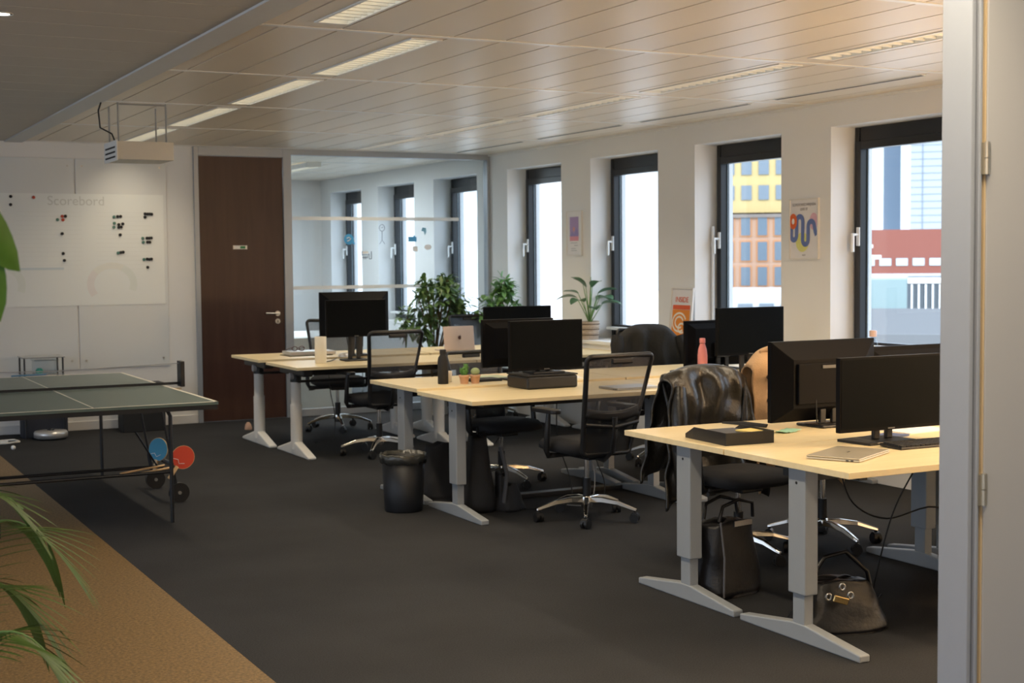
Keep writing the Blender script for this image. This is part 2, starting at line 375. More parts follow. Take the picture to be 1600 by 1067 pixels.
# ------------------------------------------------------------------ windows
def window(n,yf,handle=True,zb=.0):
    y0=yf-WW; t=struct('window_%d'%n); X=7.25; zg0=.965; zg1=2.40
    f=MB()
    f.box(X,X+.10,yf-.045,yf,ZS,ZL); f.box(X,X+.10,y0,y0+.045,ZS,ZL); f.box(X,X+.10,y0+.06,yf-.06,ZL-.12,ZL); f.box(X,X+.1,y0+.06,yf-.06,ZS,ZS+.07)
    f.build('frame',M['black_frame'],t,bev=.004)
    s=MB(); a,b=yf-.03,y0+.03
    s.box(X-.02,X+.05,a-.055,a,ZS+.065,zg1+.06); s.box(X-.02,X+.05,b,b+.055,ZS+.065,zg1+.06)
    s.box(X-.02,X+.05,b+.055,a-.055,zg1,zg1+.06); s.box(X-.02,X+.05,b+.055,a-.055,ZS+.065,zg0)
    s.build('sash',M['black_frame'],t,bev=.004)
    g=MB(); g.box(X+.045,X+.052,a-.065,a-.055,zg0,zg1); g.box(X+.045,X+.052,b+.055,b+.065,zg0,zg1)
    g.build('seal',mat('grey_seal',(.22,.27,.30),.4),t)
    MB().box(X+.04,X+.048,b+.05,a-.05,zg0-.01,zg1+.01).build('pane',M['glass'],t)
    MB().box(X-.10,X-.02,b+.03,a-.03,ZS+.09,ZS+.115).build('bright_strip',M['white'],t)  # white strip added in place of the bright reflection along the rail
    if handle:
        h=MB(); hy=a-.04
        h.box(X-.032,X-.02,hy-.016,hy+.016,1.68,1.82); h.cyl((X-.03,hy,1.765),(X-.075,hy,1.765),.010); h.box(X-.086,X-.068,hy-.010,hy+.012,1.635,1.775)
        h.build('handle',M['white'],t,bev=.003)
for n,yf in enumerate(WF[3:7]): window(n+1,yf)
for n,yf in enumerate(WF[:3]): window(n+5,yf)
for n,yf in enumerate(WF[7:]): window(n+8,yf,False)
# ------------------------------------------------------------------ door wall
d=struct('door_1')
MB().box(3.735,3.782,YD-.03,YD+.08,0,H).box(4.655,4.742,YD-.03,YD+.08,0,H).box(3.782,4.655,YD-.03,YD+.08,2.662,H).build('door_frame',M['frame_grey'],d,bev=.003)
MB().box(3.786,4.651,YD-.01,YD+.03,.006,2.658).build('door_leaf',M['darkwood'],d)
h=MB(); h.cyl((4.575,YD-.01,1.075),(4.575,YD-.022,1.075),.026); h.cyl((4.575,YD-.02,1.075),(4.575,YD-.06,1.075),.009); h.cyl((4.583,YD-.055,1.075),(4.44,YD-.055,1.08),.009)
h.cyl((4.575,YD-.01,.995),(4.575,YD-.02,.995),.026)
h.build('handle',M['steel'],d); MB().box(4.571,4.579,YD-.022,YD-.02,.98,1.008).build('keyhole',M['blackm'],d)
sg=thing('door_sign','small white strip sign with a green section on the dark door','sign',(4.195,YD-.013,1.75))
MB().box(-.07,.07,-.004,.0,-.018,.018).build('plate',M['white'],sg); MB().box(0,.055,-.006,-.004,-.012,.012).build('green_section',mat('sign_green',(.02,.22,.07),.5),sg)
MB().box(-.072,-.064,-.006,.0,-.02,.02).box(.064,.072,-.006,.0,-.02,.02).build('edge',M['steel'],sg)
g=struct('window_12')
f=MB().box(4.742,7.02,YD-.02,YD+.08,2.69,H).box(4.742,7.02,YD-.02,YD+.08,0,.075).box(6.985,7.02,YD-.02,YD+.08,.075,2.69)
f.build('frame',M['frame_grey'],g,bev=.003)
MB().box(4.742,6.985,YD+.02,YD+.03,.07,2.695).build('pane',M['pglass'],g)
for z in (2.045,1.33): MB().box(4.745,6.65,YD+.012,YD+.019,z-.018,z+.018).build('frosted_strip',M['film'],g)
def sticker(nm,label,x,z,fn,cat='sticker'):
    t=thing(nm,label,cat,(x,YD+.017,z),0,None); fn(t); return t
SB=mat('sticker_blue',(.06,.34,.68),.5); SW=mat('sticker_white',(.85,.85,.85),.5); SK=mat('marker_ink',(.10,.12,.16),.6)
def disc(r,m,nm,sx=1,sz=1,y0=-.001): 
    return lambda t: MB().prism([(r*sx*K(a*PI/12),r*sz*S(a*PI/12)) for a in range(24)],y0,y0+.0015,T=Matrix.Rotation(PI/2,4,'X')).build(nm,m,t)
def s1(t):
    disc(.055,SB,'blue_disc')(t); MB().tube([(-.025,-.004,.01),(0,-.004,.02),(.02,-.004,.005),(0,-.004,-.012),(-.02,-.004,-.02)],.004).build('white_squiggle',SW,t)
    MB().prism([(.02,-.04),(.07,-.055),(.05,-.01)],0,.0015,T=Matrix.Rotation(PI/2,4,'X')).build('tail',SB,t)
sticker('round_sticker','round blue sticker on the glass partition left of the others',5.375,1.83,s1)
def s2(t): MB().box(-.048,.048,-.001,.001,-.026,.026).build('face',SB,t); MB().cyl((.02,-.002,.03),(.02,.0,.03),.012).build('pin',SB,t)
sticker('note_sticker','bright blue rectangular note on the glass partition',6.10,1.83,s2)
def s3(t): MB().box(-.028,.028,-.001,.001,-.027,.027).build('face',SW,t)
sticker('note_sticker','small white square note below the blue rectangle on the glass',6.13,1.727,s3)
sticker('oval_sticker','white oval sticker on the glass partition, rightmost',6.28,1.745,disc(.042,SW,'face',1,.7))
def s4(t):
    MB().prism([(-.03,.0),(-.015,.035),(.025,.03),(.03,-.01),(.01,-.05),(.0,-.01)],0,.0015,T=Matrix.Rotation(PI/2,4,'X')).build('face',mat('sticker_pale_blue',(.20,.45,.62),.5),t)
sticker('arrow_sticker','pale blue pointed sticker above the white oval on the glass',6.235,1.92,s4)
def s5(t):
    MB().box(-.045,.02,-.001,.001,.012,.035).build('label_face',SW,t)
    q=MB()
    for p,r in (((-.05,-.001,.0),(.03,-.001,.0)),((-.05,-.001,-.012),(-.05,-.001,.04)),((-.03,-.001,-.01),(-.03,-.001,-.05)),((-.01,-.001,-.012),(-.01,-.001,-.05)),((.012,-.001,-.01),(.012,-.001,-.04)),((-.05,-.001,-.03),(.012,-.001,-.03)),((.03,-.001,-.045),(.055,-.001,-.045)),((.055,-.001,-.045),(.055,-.001,.035)),((.03,-.001,-.045),(.03,-.001,.01))): q.cyl(p,r,.0035,n=6)
    q.build('doodle',SK,t)
sticker('doodle_sticker','black and white doodle with a white label on the glass partition',5.57,1.668,s5)
def s6(t):
    q=MB()
    q.tube([(.03*K(a*PI/8),-.001,.07+.035*S(a*PI/8)) for a in range(16)],.0025,6,closed=True)
    q.tube([(.0,-.001,.035),(0,-.001,-.06)],.0025,6); q.tube([(-.03,-.001,-.1),(0,-.001,-.06),(.03,-.001,-.1)],.0025,6); q.tube([(-.01,-.001,.07),(.012,-.001,.078)],.0025,6)
    q.build('ink_line',SK,t)
sticker('marker_drawing','thin marker drawing of a stick figure on the glass partition',5.75,1.88,s6,'drawing')
MB()
tag(MB().lathe([(.035,0),(.035,.015),(.026,.05),(.012,.07)],16).build('door_stopper',M['stopper'],loc=(4.0,13.12,0)),'small tan door stopper on the carpet in front of the dark door','door stopper')
# whiteboards on back wall
def board(x0,x1,label,screws):
    b=thing('whiteboard',label,'whiteboard',((x0+x1)/2,YD-.001,1.6)); hw=(x1-x0)/2
    MB().box(-hw,hw,-.012,0,-1.01,1.0).build('panel',M['board'],b,bev=.002)
    s=MB()
    for x in (-hw+.06,hw-.06): 
        for z in (-.93,.93): s.cyl((x,-.012,z),(x,-.018,z),.009,n=10)
    for i in (0,): pass
    s.build('screw',M['steel'],b); return b
b1=board(1.10,2.585,'white wall panel on the left, behind the plant leaves and table net',0)
b2=board(2.60,3.46,'white wall panel right of the seam, nearest the dark door',0)
# scoreboard film with writing, magnets
sf=thing('scoreboard_film','thin white printed scoreboard sheet spread over both wall panels','scoreboard',(2.3,YD-.0155,1.62))
MB().box(-1.15,1.13,-.001,.001,-.42,.645).build('sheet',M['poster_film'],sf)
text('Scorebord',.125,mat('faint_print',(.62,.66,.66),.5),sf,(.30,-.0015,.575),(PI/2,0,0),'title')
FP=mat('faint_grid',(.72,.765,.77),.5); q=MB()
for i in range(14):
    z=.47-i*.042; q.box(-1.0,-.35,-.002,-.001,z-.001,z+.001); q.box(-.25,.35,-.002,-.001,z-.001,z+.001); q.box(.48,1.0,-.002,-.001,z-.001,z+.001)
q.build('table_lines',FP,sf)
q=MB(); q.box(-1.1,.17,-.002,-.001,-.075,-.055); q.build('blue_bar',mat('faint_blue',(.62,.72,.78),.5),sf)
for cx in (-.42,.62):
    for j,(a0,a1,m_) in enumerate(((140,215,mat('faint_pink',(.78,.78,.79),.5)),(60,140,mat('faint_yellow',(.79,.82,.79),.5)),(-20,60,mat('faint_green',(.76,.82,.80),.5)))):
        vs=[]; n=8
        for k in range(n+1):
            a=R(a0+(a1-a0)*k/n); vs+=[(cx+.17*K(a),-.0015,-.22+.15*S(a)),(cx+.24*K(a),-.0015,-.22+.21*S(a))]
        MB().add(vs,[(2*k,2*k+1,2*k+3,2*k+2) for k in range(n)]).build('gauge_arc',m_,sf)
MG={'k':M['blackm'],'r':mat('magnet_red',(.5,.06,.03),.4),'g':mat('magnet_teal',(.07,.20,.17),.4)}
mags=[(62,411,'k'),(60,459,'k'),(196,415,'r'),(362,526,'r'),(381,525,'k'),(334,546,'g'),(366,547,'r'),(359,629,'k'),(362,748,'k'),(368,789,'k'),
 (671,527,'g'),(692,525,'k'),(710,524,'k'),(672,565,'g'),(698,573,'k'),(722,569,'k'),(668,589,'g'),(698,590,'k'),(712,588,'k'),(705,635,'k'),(690,745,'g'),(705,742,'k'),(720,740,'k'),
 (858,507,'k'),(872,508,'k'),(885,508,'k'),(897,509,'k'),(857,527,'k'),(840,656,'g'),(866,655,'k'),(879,655,'k'),(892,654,'k'),(843,680,'g'),(869,680,'k'),(882,680,'k'),(845,785,'g'),(864,783,'k'),(877,785,'k'),(890,783,'k'),(866,833,'k')]
proto={}
for i,(cx,cy,c_) in enumerate(mags):
    u=cx*.2625; v=200+cy*.2625
    x=1.911+(u-0)/256*1.527*(1+.00000*u); z=2.262-(v-303)/((581-3*u/256)-303)*(2.262-.589)
    x+= -.012*S(PI*u/256)
    nmc={'k':'black','r':'red','g':'dark teal'}[c_]
    if c_ not in proto:
        proto[c_]=MB().lathe([(.013,0),(.015,.004),(.015,.009),(.011,.012)],12,T=Matrix.Rotation(PI/2,4,'X')).build('magnet',MG[c_])
        o=proto[c_]
    else: o=proto[c_].copy(); COL.objects.link(o)
    o.location=(x,YD-.017,z)
    colm='left part' if cx<300 else ('middle-left column' if cx<500 else ('middle-right column' if cx<800 else 'right column'))
    tag(o,'round %s magnet in the %s of the white scoreboard sheet'%(nmc,colm),'magnet','%s magnets in the %s of the scoreboard'%(nmc,colm))
# ------------------------------------------------------------------ foreground partition with door
p=struct('door_2')
YP=2.638
f=MB(); f.box(2.690,2.704,YP,YP+.102,0,H,M['frame_light']); f.box(2.704,2.712,YP+.02,YP+.102,0,H,M['frame_grey']); f.box(2.712,2.722,YP-.006,YP+.102,0,H,M['frame_light'])
f.box(2.722,2.732,YP+.008,YP+.102,0,H,M['frame_light']); f.build('door_frame',None,p,bev=.002)
MB().box(2.741,3.70,YP-.004,YP+.045,.005,H-.005).build('door_leaf',M['door_white'],p,bev=.002)
MB().box(2.734,2.739,YP-.002,YP+.02,.005,H-.005).build('edge_strip',M['hingegold'],p)
for z in (2.335,1.845,1.0):
    q=MB(); q.cyl((2.735,YP-.010,z-.04),(2.735,YP-.010,z),.007,n=12); q.cyl((2.735,YP-.010,z+.002),(2.735,YP-.010,z+.042),.007,n=12); q.box(2.735,2.750,YP-.008,YP-.003,z-.04,z+.04); q.box(2.718,2.735,YP-.008,YP+.009,z-.04,z+.04)
    q.build('hinge',M['brass'],p)
st(MB().box(3.70,XW,YP,YP+.102,0,H).build('wall_front',M['wall']))
# ------------------------------------------------------------------ desks
def desk_square(loc,label,seam=False):
    t=thing('desk',label,'desk',loc,0,'sit-stand desks'); h=loc[2]; t.location.z=0
    MB().box(0,1.60,0,.815,h-.026,h).build('tabletop',M['maple'],t,bev=.0015)
    MB().box(.09,1.51,.34,.40,h-.085,h-.035).box(.06,1.54,.42,.48,h-.075,h-.035).build('crossbeam',M['black'],t)
    MB().box(.1,.14,.05,.76,h-.045,h-.026).build('bracket',M['black'],t); MB().box(1.46,1.5,.05,.76,h-.045,h-.026).build('bracket',M['black'],t)
    for k,x in enumerate((.035,1.495)):
        l=MB(); yc=.36
        l.box(x-.0,x+.07,yc-.055,yc+.055,.20,h-.026); o=l.build('leg',M['greyleg'],t,bev=.006)
        MB().box(x+.012,x+.06,yc-.037,yc+.037,.0,.205).build('lower_column',M['greyleg'],o,bev=.003)
        fx0,fx1=x+.008,x+.062; q=MB()
        pr=[(-.02,.0),(.76,.0),(.76,.03),(yc+.04,.075),(yc-.04,.075),(-.02,.03)]
        vs=[(fx0,a,b) for a,b in pr]+[(fx1,a,b) for a,b in pr]; n=6
        q.add(vs,[tuple(range(n)),tuple(range(n,2*n))[::-1]]+[(i,n+i,n+(i+1)%n,(i+1)%n) for i in range(n)])
        q.build('foot',M['greyleg'],o,bev=.006); MB().cyl((x-.002,yc,h-.09),(x,yc,h-.09),.006,n=10).build('screw',M['blackm'],o)
    return t
def desk_round(loc,label):
    t=thing('desk',label,'desk',loc,0,'sit-stand desks'); h=loc[2]; t.location.z=0
    MB().box(0,1.60,0,.80,h-.024,h).build('tabletop',M['maple'],t,bev=.0015)
    MB().box(.12,1.48,.30,.50,h-.09,h-.03).box(.12,1.48,.33,.36,h-.15,h-.13).build('crossbeam',M['black'],t)
    for x in (.12,1.42):
        l=MB(); yc=.38; l.cyl((x,yc,.30),(x,yc,h-.14),.042,n=20); l.cyl((x,yc,.05),(x,yc,.42),.049,n=20); o=l.build('leg',M['whiteleg'],t)
        MB().box(x-.04,x+.045,yc-.30,yc+.30,h-.085,h-.026).cyl((x,yc,h-.145),(x,yc,h-.086),.046,n=18).build('bracket',M['black'],o,bev=.01)
        MB().cyl((x-.06,yc-.02,h-.095),(x-.03,yc-.02,h-.095),.03,n=14).build('cap',mat('grey_cap',(.45,.45,.46),.4),o)
        q=MB(); pr=[(.0,.0),(.80,.0),(.80,.022),(.77,.03),(yc+.05,.11),(yc-.05,.11),(.03,.03),(.0,.022)]; fx0,fx1=x-.035,x+.035
        vs=[(fx0,a,b) for a,b in pr]+[(fx1,a,b) for a,b in pr]; n=8
        q.add(vs,[tuple(range(n)),tuple(range(n,2*n))[::-1]]+[(i,n+i,n+(i+1)%n,(i+1)%n) for i in range(n)]); q.build('foot',M['whiteleg'],o,bev=.012)
    return t
desk_square((3.70,4.25,.757),'front bench desk, nearest one, with the closed silver laptop on it')
desk_square((3.70,5.075,.757),'front bench desk holding the black letter tray, far side')
desk_square((5.31,4.25,.757),'front bench desk at the window end, near side, hidden by the door frame')
desk_square((5.31,5.075,.757),'front bench desk at the window end, far side, behind the monitors')
desk_square((3.70,7.60,.752),'middle bench desk, near side, carrying the monitors on a riser')
desk_square((3.70,8.42,.767),'middle bench desk, far side, with the cacti and dark bottle')
desk_square((5.31,7.60,.752),'middle bench desk, near side, toward the windows behind the leather jacket')
desk_square((5.31,8.42,.767),'middle bench desk, far side, toward the windows with the pink bottle')
desk_round((3.70,10.80,.752),'far bench desk, near side, with white cylinder on it and round white legs')
desk_round((3.66,11.68,.765),'far bench desk, far side, nearest the dark door with the laptop stack')
desk_round((5.31,10.80,.752),'far bench desk, near side, toward the windows')
desk_round((5.28,11.68,.765),'far bench desk, far side, toward the windows with the open laptop')
# ------------------------------------------------------------------ chairs
def rrect(w0,w1,z0,z1,r,yf,n=5):
    pts=[]
    cs=[(w0/2-r,z0+r,-90),(w1/2-r,z1-r,0),(-(w1/2-r),z1-r,90),(-(w0/2-r),z0+r,180)]
    for cx,cz,a0 in cs:
        for k in range(n+1):
            a=R(a0+90*k/n); x=cx+r*K(a); z=cz+r*S(a); pts.append((x,yf(x,z),z))
    return pts
def backy(x,z): 
    return -.225-.15*max(0,z-.55)/.45-.03*S(PI*min(1,max(0,(z-.5)/.45)))+.9*x*x*.5
def make_chair(name,label,meshmat='mesh'):
    t=thing(name,label,'office chair')
    b=MB(); b.lathe([(.034,.075),(.038,.10),(.034,.145),(.028,.15)],18)
    for k in range(5):
        a=2*PI*k/5+PI/2; T=Matrix.Rotation(a,4,'Z')
        sec=[(.02,.13,.024,.022),(.10,.132,.022,.02),(.20,.118,.018,.016),(.295,.086,.014,.012),(.32,.078,.011,.01)]
        vs=[]
        for x,z,hw,hh in sec: vs+=[(x,-hw,z-hh),(x,hw,z-hh),(x,hw*.6,z+hh*.6),(x,-hw*.6,z+hh*.6)]
        fs=[(4*i+j,4*i+(j+1)%4,4*i+4+(j+1)%4,4*i+4+j) for i in range(4) for j in range(4)]+[(0,3,2,1),(16,17,18,19)]
        b.add(vs,fs,T=T)
    base=b.build('base',M['chrome'],t,bev=.004)
    for k in range(5):
        a=2*PI*k/5+PI/2; cx,cy=.308*K(a),.308*S(a); w=MB(); sw=a+1.1+k*.7
        dx,dy=K(sw),S(sw)
        for s_ in (-1,1): w.cyl((cx-dy*.006*s_,cy+dx*.006*s_,.028),(cx-dy*.024*s_,cy+dx*.024*s_,.028),.028,n=16)
        w.cyl((cx,cy,.03),(cx,cy,.075),.009,n=8); w.cyl((cx-dy*.02,cy+dx*.02,.04),(cx+dy*.02,cy-dx*.02,.04),.024,n=12)
        w.build('castor',M['black'],base)
    MB().cyl((0,0,.14),(0,0,.26),.026).build('gas_lift_sleeve',M['black'],t); MB().cyl((0,0,.25),(0,0,.40),.015).build('gas_lift',M['chrome'],t)
    m=MB().box(-.075,.075,-.13,.11,.385,.43).box(-.25,.25,.0,.05,.40,.425); m.build('mechanism',M['black'],t,bev=.008)
    MB().cyl((.07,.05,.405),(.26,.07,.40),.006,n=8).cyl((.23,.067,.40),(.28,.072,.399),.012,n=10).build('lever',M['black'],t)
    def seat(u,v):
        a=2*PI*u; e=4
        c=abs(K(a))**(2/e)*(1 if K(a)>0 else -1); s=abs(S(a))**(2/e)*(1 if S(a)>0 else -1)
        lv=[(.0,.425),(.85,.428),(1.0,.445),(1.0,.485),(.93,.505),(.6,.512),(0,.505)]
        i=min(int(v*6+1e-6),6); r,z=lv[i]; y=.02+.235*s*r
        if y>.15 and z>.45: z-=.25*(y-.15)
        return (.245*c*r,y,z)
    MB().grid(seat,40,6).build('seat',M['fabric'],t)
    fr=rrect(.35,.47,.43,1.03,.03,backy)
    MB().tube(fr,.013,8,closed=True,flat=1.25).build('back_frame',M['black'],t)
    def pan(z0,z1):
        def fn(u,v):
            z=z0+(z1-z0)*v; w=.35+(.47-.35)*(z-.43)/.60-.01; x=(u-.5)*w
            return (x,backy(x,z)-.0,z)
        return fn
    MB().grid(pan(.68,1.02),10,8).build('mesh_back',M[meshmat],t)
    MB().grid(pan(.44,.68),10,6).build('lower_back',M['meshd'],t)
    lb=MB(); lb.grid(lambda u,v:((u-.5)*.40,backy((u-.5)*.4,.70)+.012-.03*(1-(2*u-1)**2)*0-.0,.665+.06*v-.03*(1-(2*u-1)**2)),12,3)
    lb.build('lumbar_support',M['black'],t,solid=.014)
    MB().box(-.075,.075,-.012,.012,-.016,.016).build('top_grip',M['black'],t,bev=.008,loc=(0,backy(0,1.0),1.0))
    MB().tube([(0,-.11,.41),(0,-.20,.40),(0,-.275,.45),(0,-.295,.56),(0,-.30,.66)],.03,10,flat=.45).tube([(-.19,backy(.19,.62)-.012,.62),(0,-.305,.60),(.19,backy(.19,.62)-.012,.62)],.014,8).build('spine',M['black'],t)
    for s_ in (-1,1):
        a=MB(); a.tube([(.20*s_,.02,.412),(.27*s_,.02,.415),(.285*s_,.015,.45),(.283*s_,-.0,.60),(.28*s_,-.005,.675)],.021,10,rs=[.016,.02,.024,.021,.017],flat=.8)
        a.build('arm_post',M['black'],t)
        q=MB(); q.prism([(x_,y_) for x_,y_ in [( .04*K(i*PI/8),(.09 if S(i*PI/8)>0 else -.09)+.04*S(i*PI/8)) for i in range(16)]],-.013,.013); q.build('armrest',M['black'],t,bev=.006,loc=(.28*s_,.02,.69))
    return t
ch=make_chair('office_chair','black office chair at the middle bench with its back to the camera')
ch.location=(4.40,7.44,0); ch.rotation_euler=(0,0,R(4))
G='black office chairs around the benches'; ch['group']=G
dup(ch,(4.42,10.84,0),R(2),'black office chair on the near side of the far bench, left of the dark bottle',G)
dup(ch,(4.74,12.66,0),R(168),'black office chair on the far side of the far bench, behind the thick-backed monitor',G)
dup(ch,(4.60,8.98,0),R(188),'black office chair behind the two small cacti, facing the camera',G).scale=(1,1,.90)
dup(ch,(6.17,9.22,0),R(176),'office chair draped with the black puffer jacket, beneath the INSIDE print',G)
dup(ch,(4.55,6.10,0),R(186),'office chair under the shiny black leather jacket, behind the front bench',G).scale=(1,1,.93)
dup(ch,(5.14,6.12,0),R(176),'office chair carrying the beige coat, behind the large thick-backed monitor',G)
dup(ch,(4.80,4.34,0),R(14),'office chair at the nearest desk, cut off by the door frame',G)
c10=dup(ch,(6.33,12.72,0),R(176),'bluish office chair behind the open pinkish laptop',G)
for c_ in children(c10):
    if c_.name.startswith('mesh_back'):
        c_.data=c_.data.copy(); c_.data.materials[0]=M['meshb']
# ------------------------------------------------------------------ monitors
def monitor(name,label,loc,w,h,zc,facing,style='flat',base='v',group='computer monitors',rz=0,tail=.0):
    """screen faces local -y. loc = stand foot point"""
    t=thing(name,label,'monitor',loc,(0 if facing=='cam' else PI)+rz,group); z0=zc-h/2-loc[2]; z1=zc+h/2-loc[2]
    q=MB(); q.box(-w/2,w/2,-.05,-.022,z0,z1)
    if style=='bevel': q.frust((-w/2,w/2,z0,z1,-.022),(-w/2+.10,w/2-.10,z0+.07,z1-.09,.03)); q.box(-w/2+.12,w/2-.12,.03,.045,z0+.09,z1-.11)
    else: q.frust((-w/2+.02,w/2-.02,z0+.02,z1-.02,-.022),(-w/2+.08,w/2-.08,z0+.06,z1-.06,-.005))
    q.build('housing',M['bezel'],t,bev=.003)
    MB().box(-w/2+.009,w/2-.009,-.052,-.05,z0+.016,z1-.009).build('screen',M['screen'],t)
    MB().box(-.02,.02,-.0525,-.0505,z0+.005,z0+.011).build('maker_mark',mat('grey_print',(.12,.12,.12),.5),t)
    q=MB()
    if base=='v':
        zt=z0+h*.45
        q.box(-.055,-.02,.0,.022,.015,zt); q.box(.02,.055,.0,.022,.015,zt); q.box(-.055,.055,.0,.022,zt-.05,zt); q.box(-.06,.06,-.008,.03,zt-.09,zt+.02)
    else:
        q.box(-.035,.035,.0,.035,.012,z0+h*.5); q.box(-.06,.06,-.012,.015,z0+h*.32,z0+h*.62)
    q.build('stand_neck',M['black'],t,bev=.004)
    q=MB(); q.prism([(-.12,-.09),(.12,-.09),(.105,.10),(-.105,.10)],0,.014); q.build('stand_base',M['black'],t,bev=.006)
    if style=='bevel':
        MB().box(-w/2+.15,-w/2+.22,.0455,.0465,z0+.10,z0+.16).build('rating_label',mat('grey_label',(.10,.10,.085),.6),t)
        MB().box(-.065,.065,.045,.052,z1-.135,z1-.12).build('back_badge',mat('grey_print',(.12,.12,.12),.5),t)
        MB().tube([(.1,.04,z0+.12),(.11,.06,z0),(.08,.05,.02)],.004,6).build('cable',M['cable'],t)
    return t
monitor('monitor','large thick-backed black monitor seen from behind on the front bench',(4.66,5.52,.757),.66,.40,.985,'away','bevel')
monitor('monitor','black monitor facing the camera on the front bench, at the door frame',(4.47,4.90,.757),.60,.335,.985,'cam','flat')
monitor('monitor','black monitor seen from behind beside the window, top edge above the near screen',(5.30,5.56,.757),.60,.34,.965,'away','flat')
rz_=.752+.095
monitor('monitor','dark screen facing the camera on the riser of the middle bench',(4.53,8.22,rz_),.55,.33,1.035,'cam','flat')
monitor('monitor','black monitor seen from behind, left of the riser screen on the middle bench',(4.59,8.66,.767),.56,.33,1.025,'away','flat')
monitor('monitor','tall dark screen behind the pink bottle on the middle bench, facing the camera',(6.22,8.24,.752),.59,.34,1.075,'cam','flat')
monitor('monitor','black monitor seen from behind the pink bottle, left of the tall screen',(6.30,8.66,.767),.62,.34,.965,'away','flat')
monitor('monitor','large thick-backed monitor with its back to the camera on the far bench',(4.58,11.75,.765),.65,.40,1.13,'away','bevel')
monitor('monitor','smaller screen facing the camera in front of the thick-backed monitor on the far bench',(4.40,11.32,.752),.545,.315,1.115,'cam','flat')
monitor('monitor','bluish screen behind the riser monitors on the far bench',(5.92,11.25,.752),.68,.40,.985,'cam','flat')
# riser
t=thing('monitor_riser','black monitor riser box on the middle bench','riser',(4.53,8.235,.752)); t.scale=(1,1,1)
MB().box(-.19,.19,-.15,.15,.0,.085).build('box_body',M['black'],t,bev=.015); MB().box(-.19,.19,-.15,.15,.085,.095).build('top_plate',M['blackm'],t,bev=.004)
# ------------------------------------------------------------------ desk items
t=thing('water_bottle','matte black water bottle at the left end of the middle bench','bottle',(4.0,8.66,.767))
MB().lathe([(.033,0),(.036,.004),(.036,.155),(.032,.178),(.020,.196),(.020,.205)],28).build('body',M['blackm'],t); MB().lathe([(.022,.205),(.022,.228),(.020,.232)],24).build('lid',M['blackm'],t)
tag(MB().lathe([(.030,0),(.034,.002),(.035,.075),(.033,.075),(.031,.005),(.0,.005)],20,caps=False).build('paper_cup',M['cup'],loc=(4.085,8.78,.767)),'small cream cup right behind the black bottle','cup')
def potted_cactus(x,y,label,kind):
    t=thing('potted_cactus',label,'cactus',(x,y,.767),0,'small potted cacti')
    MB().lathe([(.026,0),(.033,.045),(.036,.045),(.037,.060),(.033,.060),(.031,.05),(.0,.05)],20,caps=False).build('pot',M['terra'],t)
    q=MB()
    if kind==0:
        n=14
        for (cx,cy,r,z0,z1) in ((0,0,.024,.05,.115),(.014,.004,.014,.085,.135),(-.016,0,.013,.07,.10)):
            prof=[(r*.7,z0),(r,z0+(z1-z0)*.4),(r*.9,z0+(z1-z0)*.75),(r*.3,z1)]
            q.lathe(prof,12,c=(cx,cy,0))
            for i in range(26):
                a=random.random()*2*PI; zz=z0+random.random()*(z1-z0)*.85; q.cyl((cx+r*.85*K(a),cy+r*.85*S(a),zz),(cx+r*1.35*K(a),cy+r*1.35*S(a),zz+.008),.0035,.001,n=5)
        q.build('cactus_body',M['cactus'],t)
    else:
        vs=[];n=24;m_=10
        for j in range(m_+1):
            ph=-PI/2+PI*j/m_
            for i in range(n):
                r=.030*K(ph)*(1+(.08 if i%2 else -.06)); vs.append((r*K(2*PI*i/n),r*S(2*PI*i/n),.080+.027*S(ph)))
        q.add(vs,[(j*n+i,j*n+(i+1)%n,(j+1)*n+(i+1)%n,(j+1)*n+i) for j in range(m_) for i in range(n)],smooth=True); q.build('cactus_body',M['cactus2'],t)
random.seed(3)
potted_cactus(4.125,8.59,'small upright green cactus in a terracotta pot',0); potted_cactus(4.20,8.575,'small round pale cactus in a terracotta pot',1)
t=thing('water_bottle','pink water bottle standing on the middle bench','bottle',(6.03,8.52,.767))
MB().lathe([(.033,0),(.036,.005),(.036,.12),(.031,.165),(.020,.20),(.018,.208)],28).build('body',M['pink'],t); MB().lathe([(.021,.211),(.022,.213),(.021,.243),(.018,.247)],24).build('lid',M['pink'],t)
tag(MB().lathe([(.0,0),(.11,0),(.113,.004),(.11,.008),(.0,.008)],32,caps=False).build('desk_mat',M['blackm'],loc=(5.93,8.60,.767)),'flat round black mat beside the pink bottle','mat')
tag(MB().lathe([(.046,0),(.049,.003),(.049,.218),(.046,.221),(.043,.218),(.043,.01),(0,.01)],32,caps=False).build('desk_lamp_cylinder',mat('cream_cylinder',(.86,.80,.66),.5),loc=(4.05,11.20,.752)),'plain cream white cylinder standing on the far bench','cylinder')
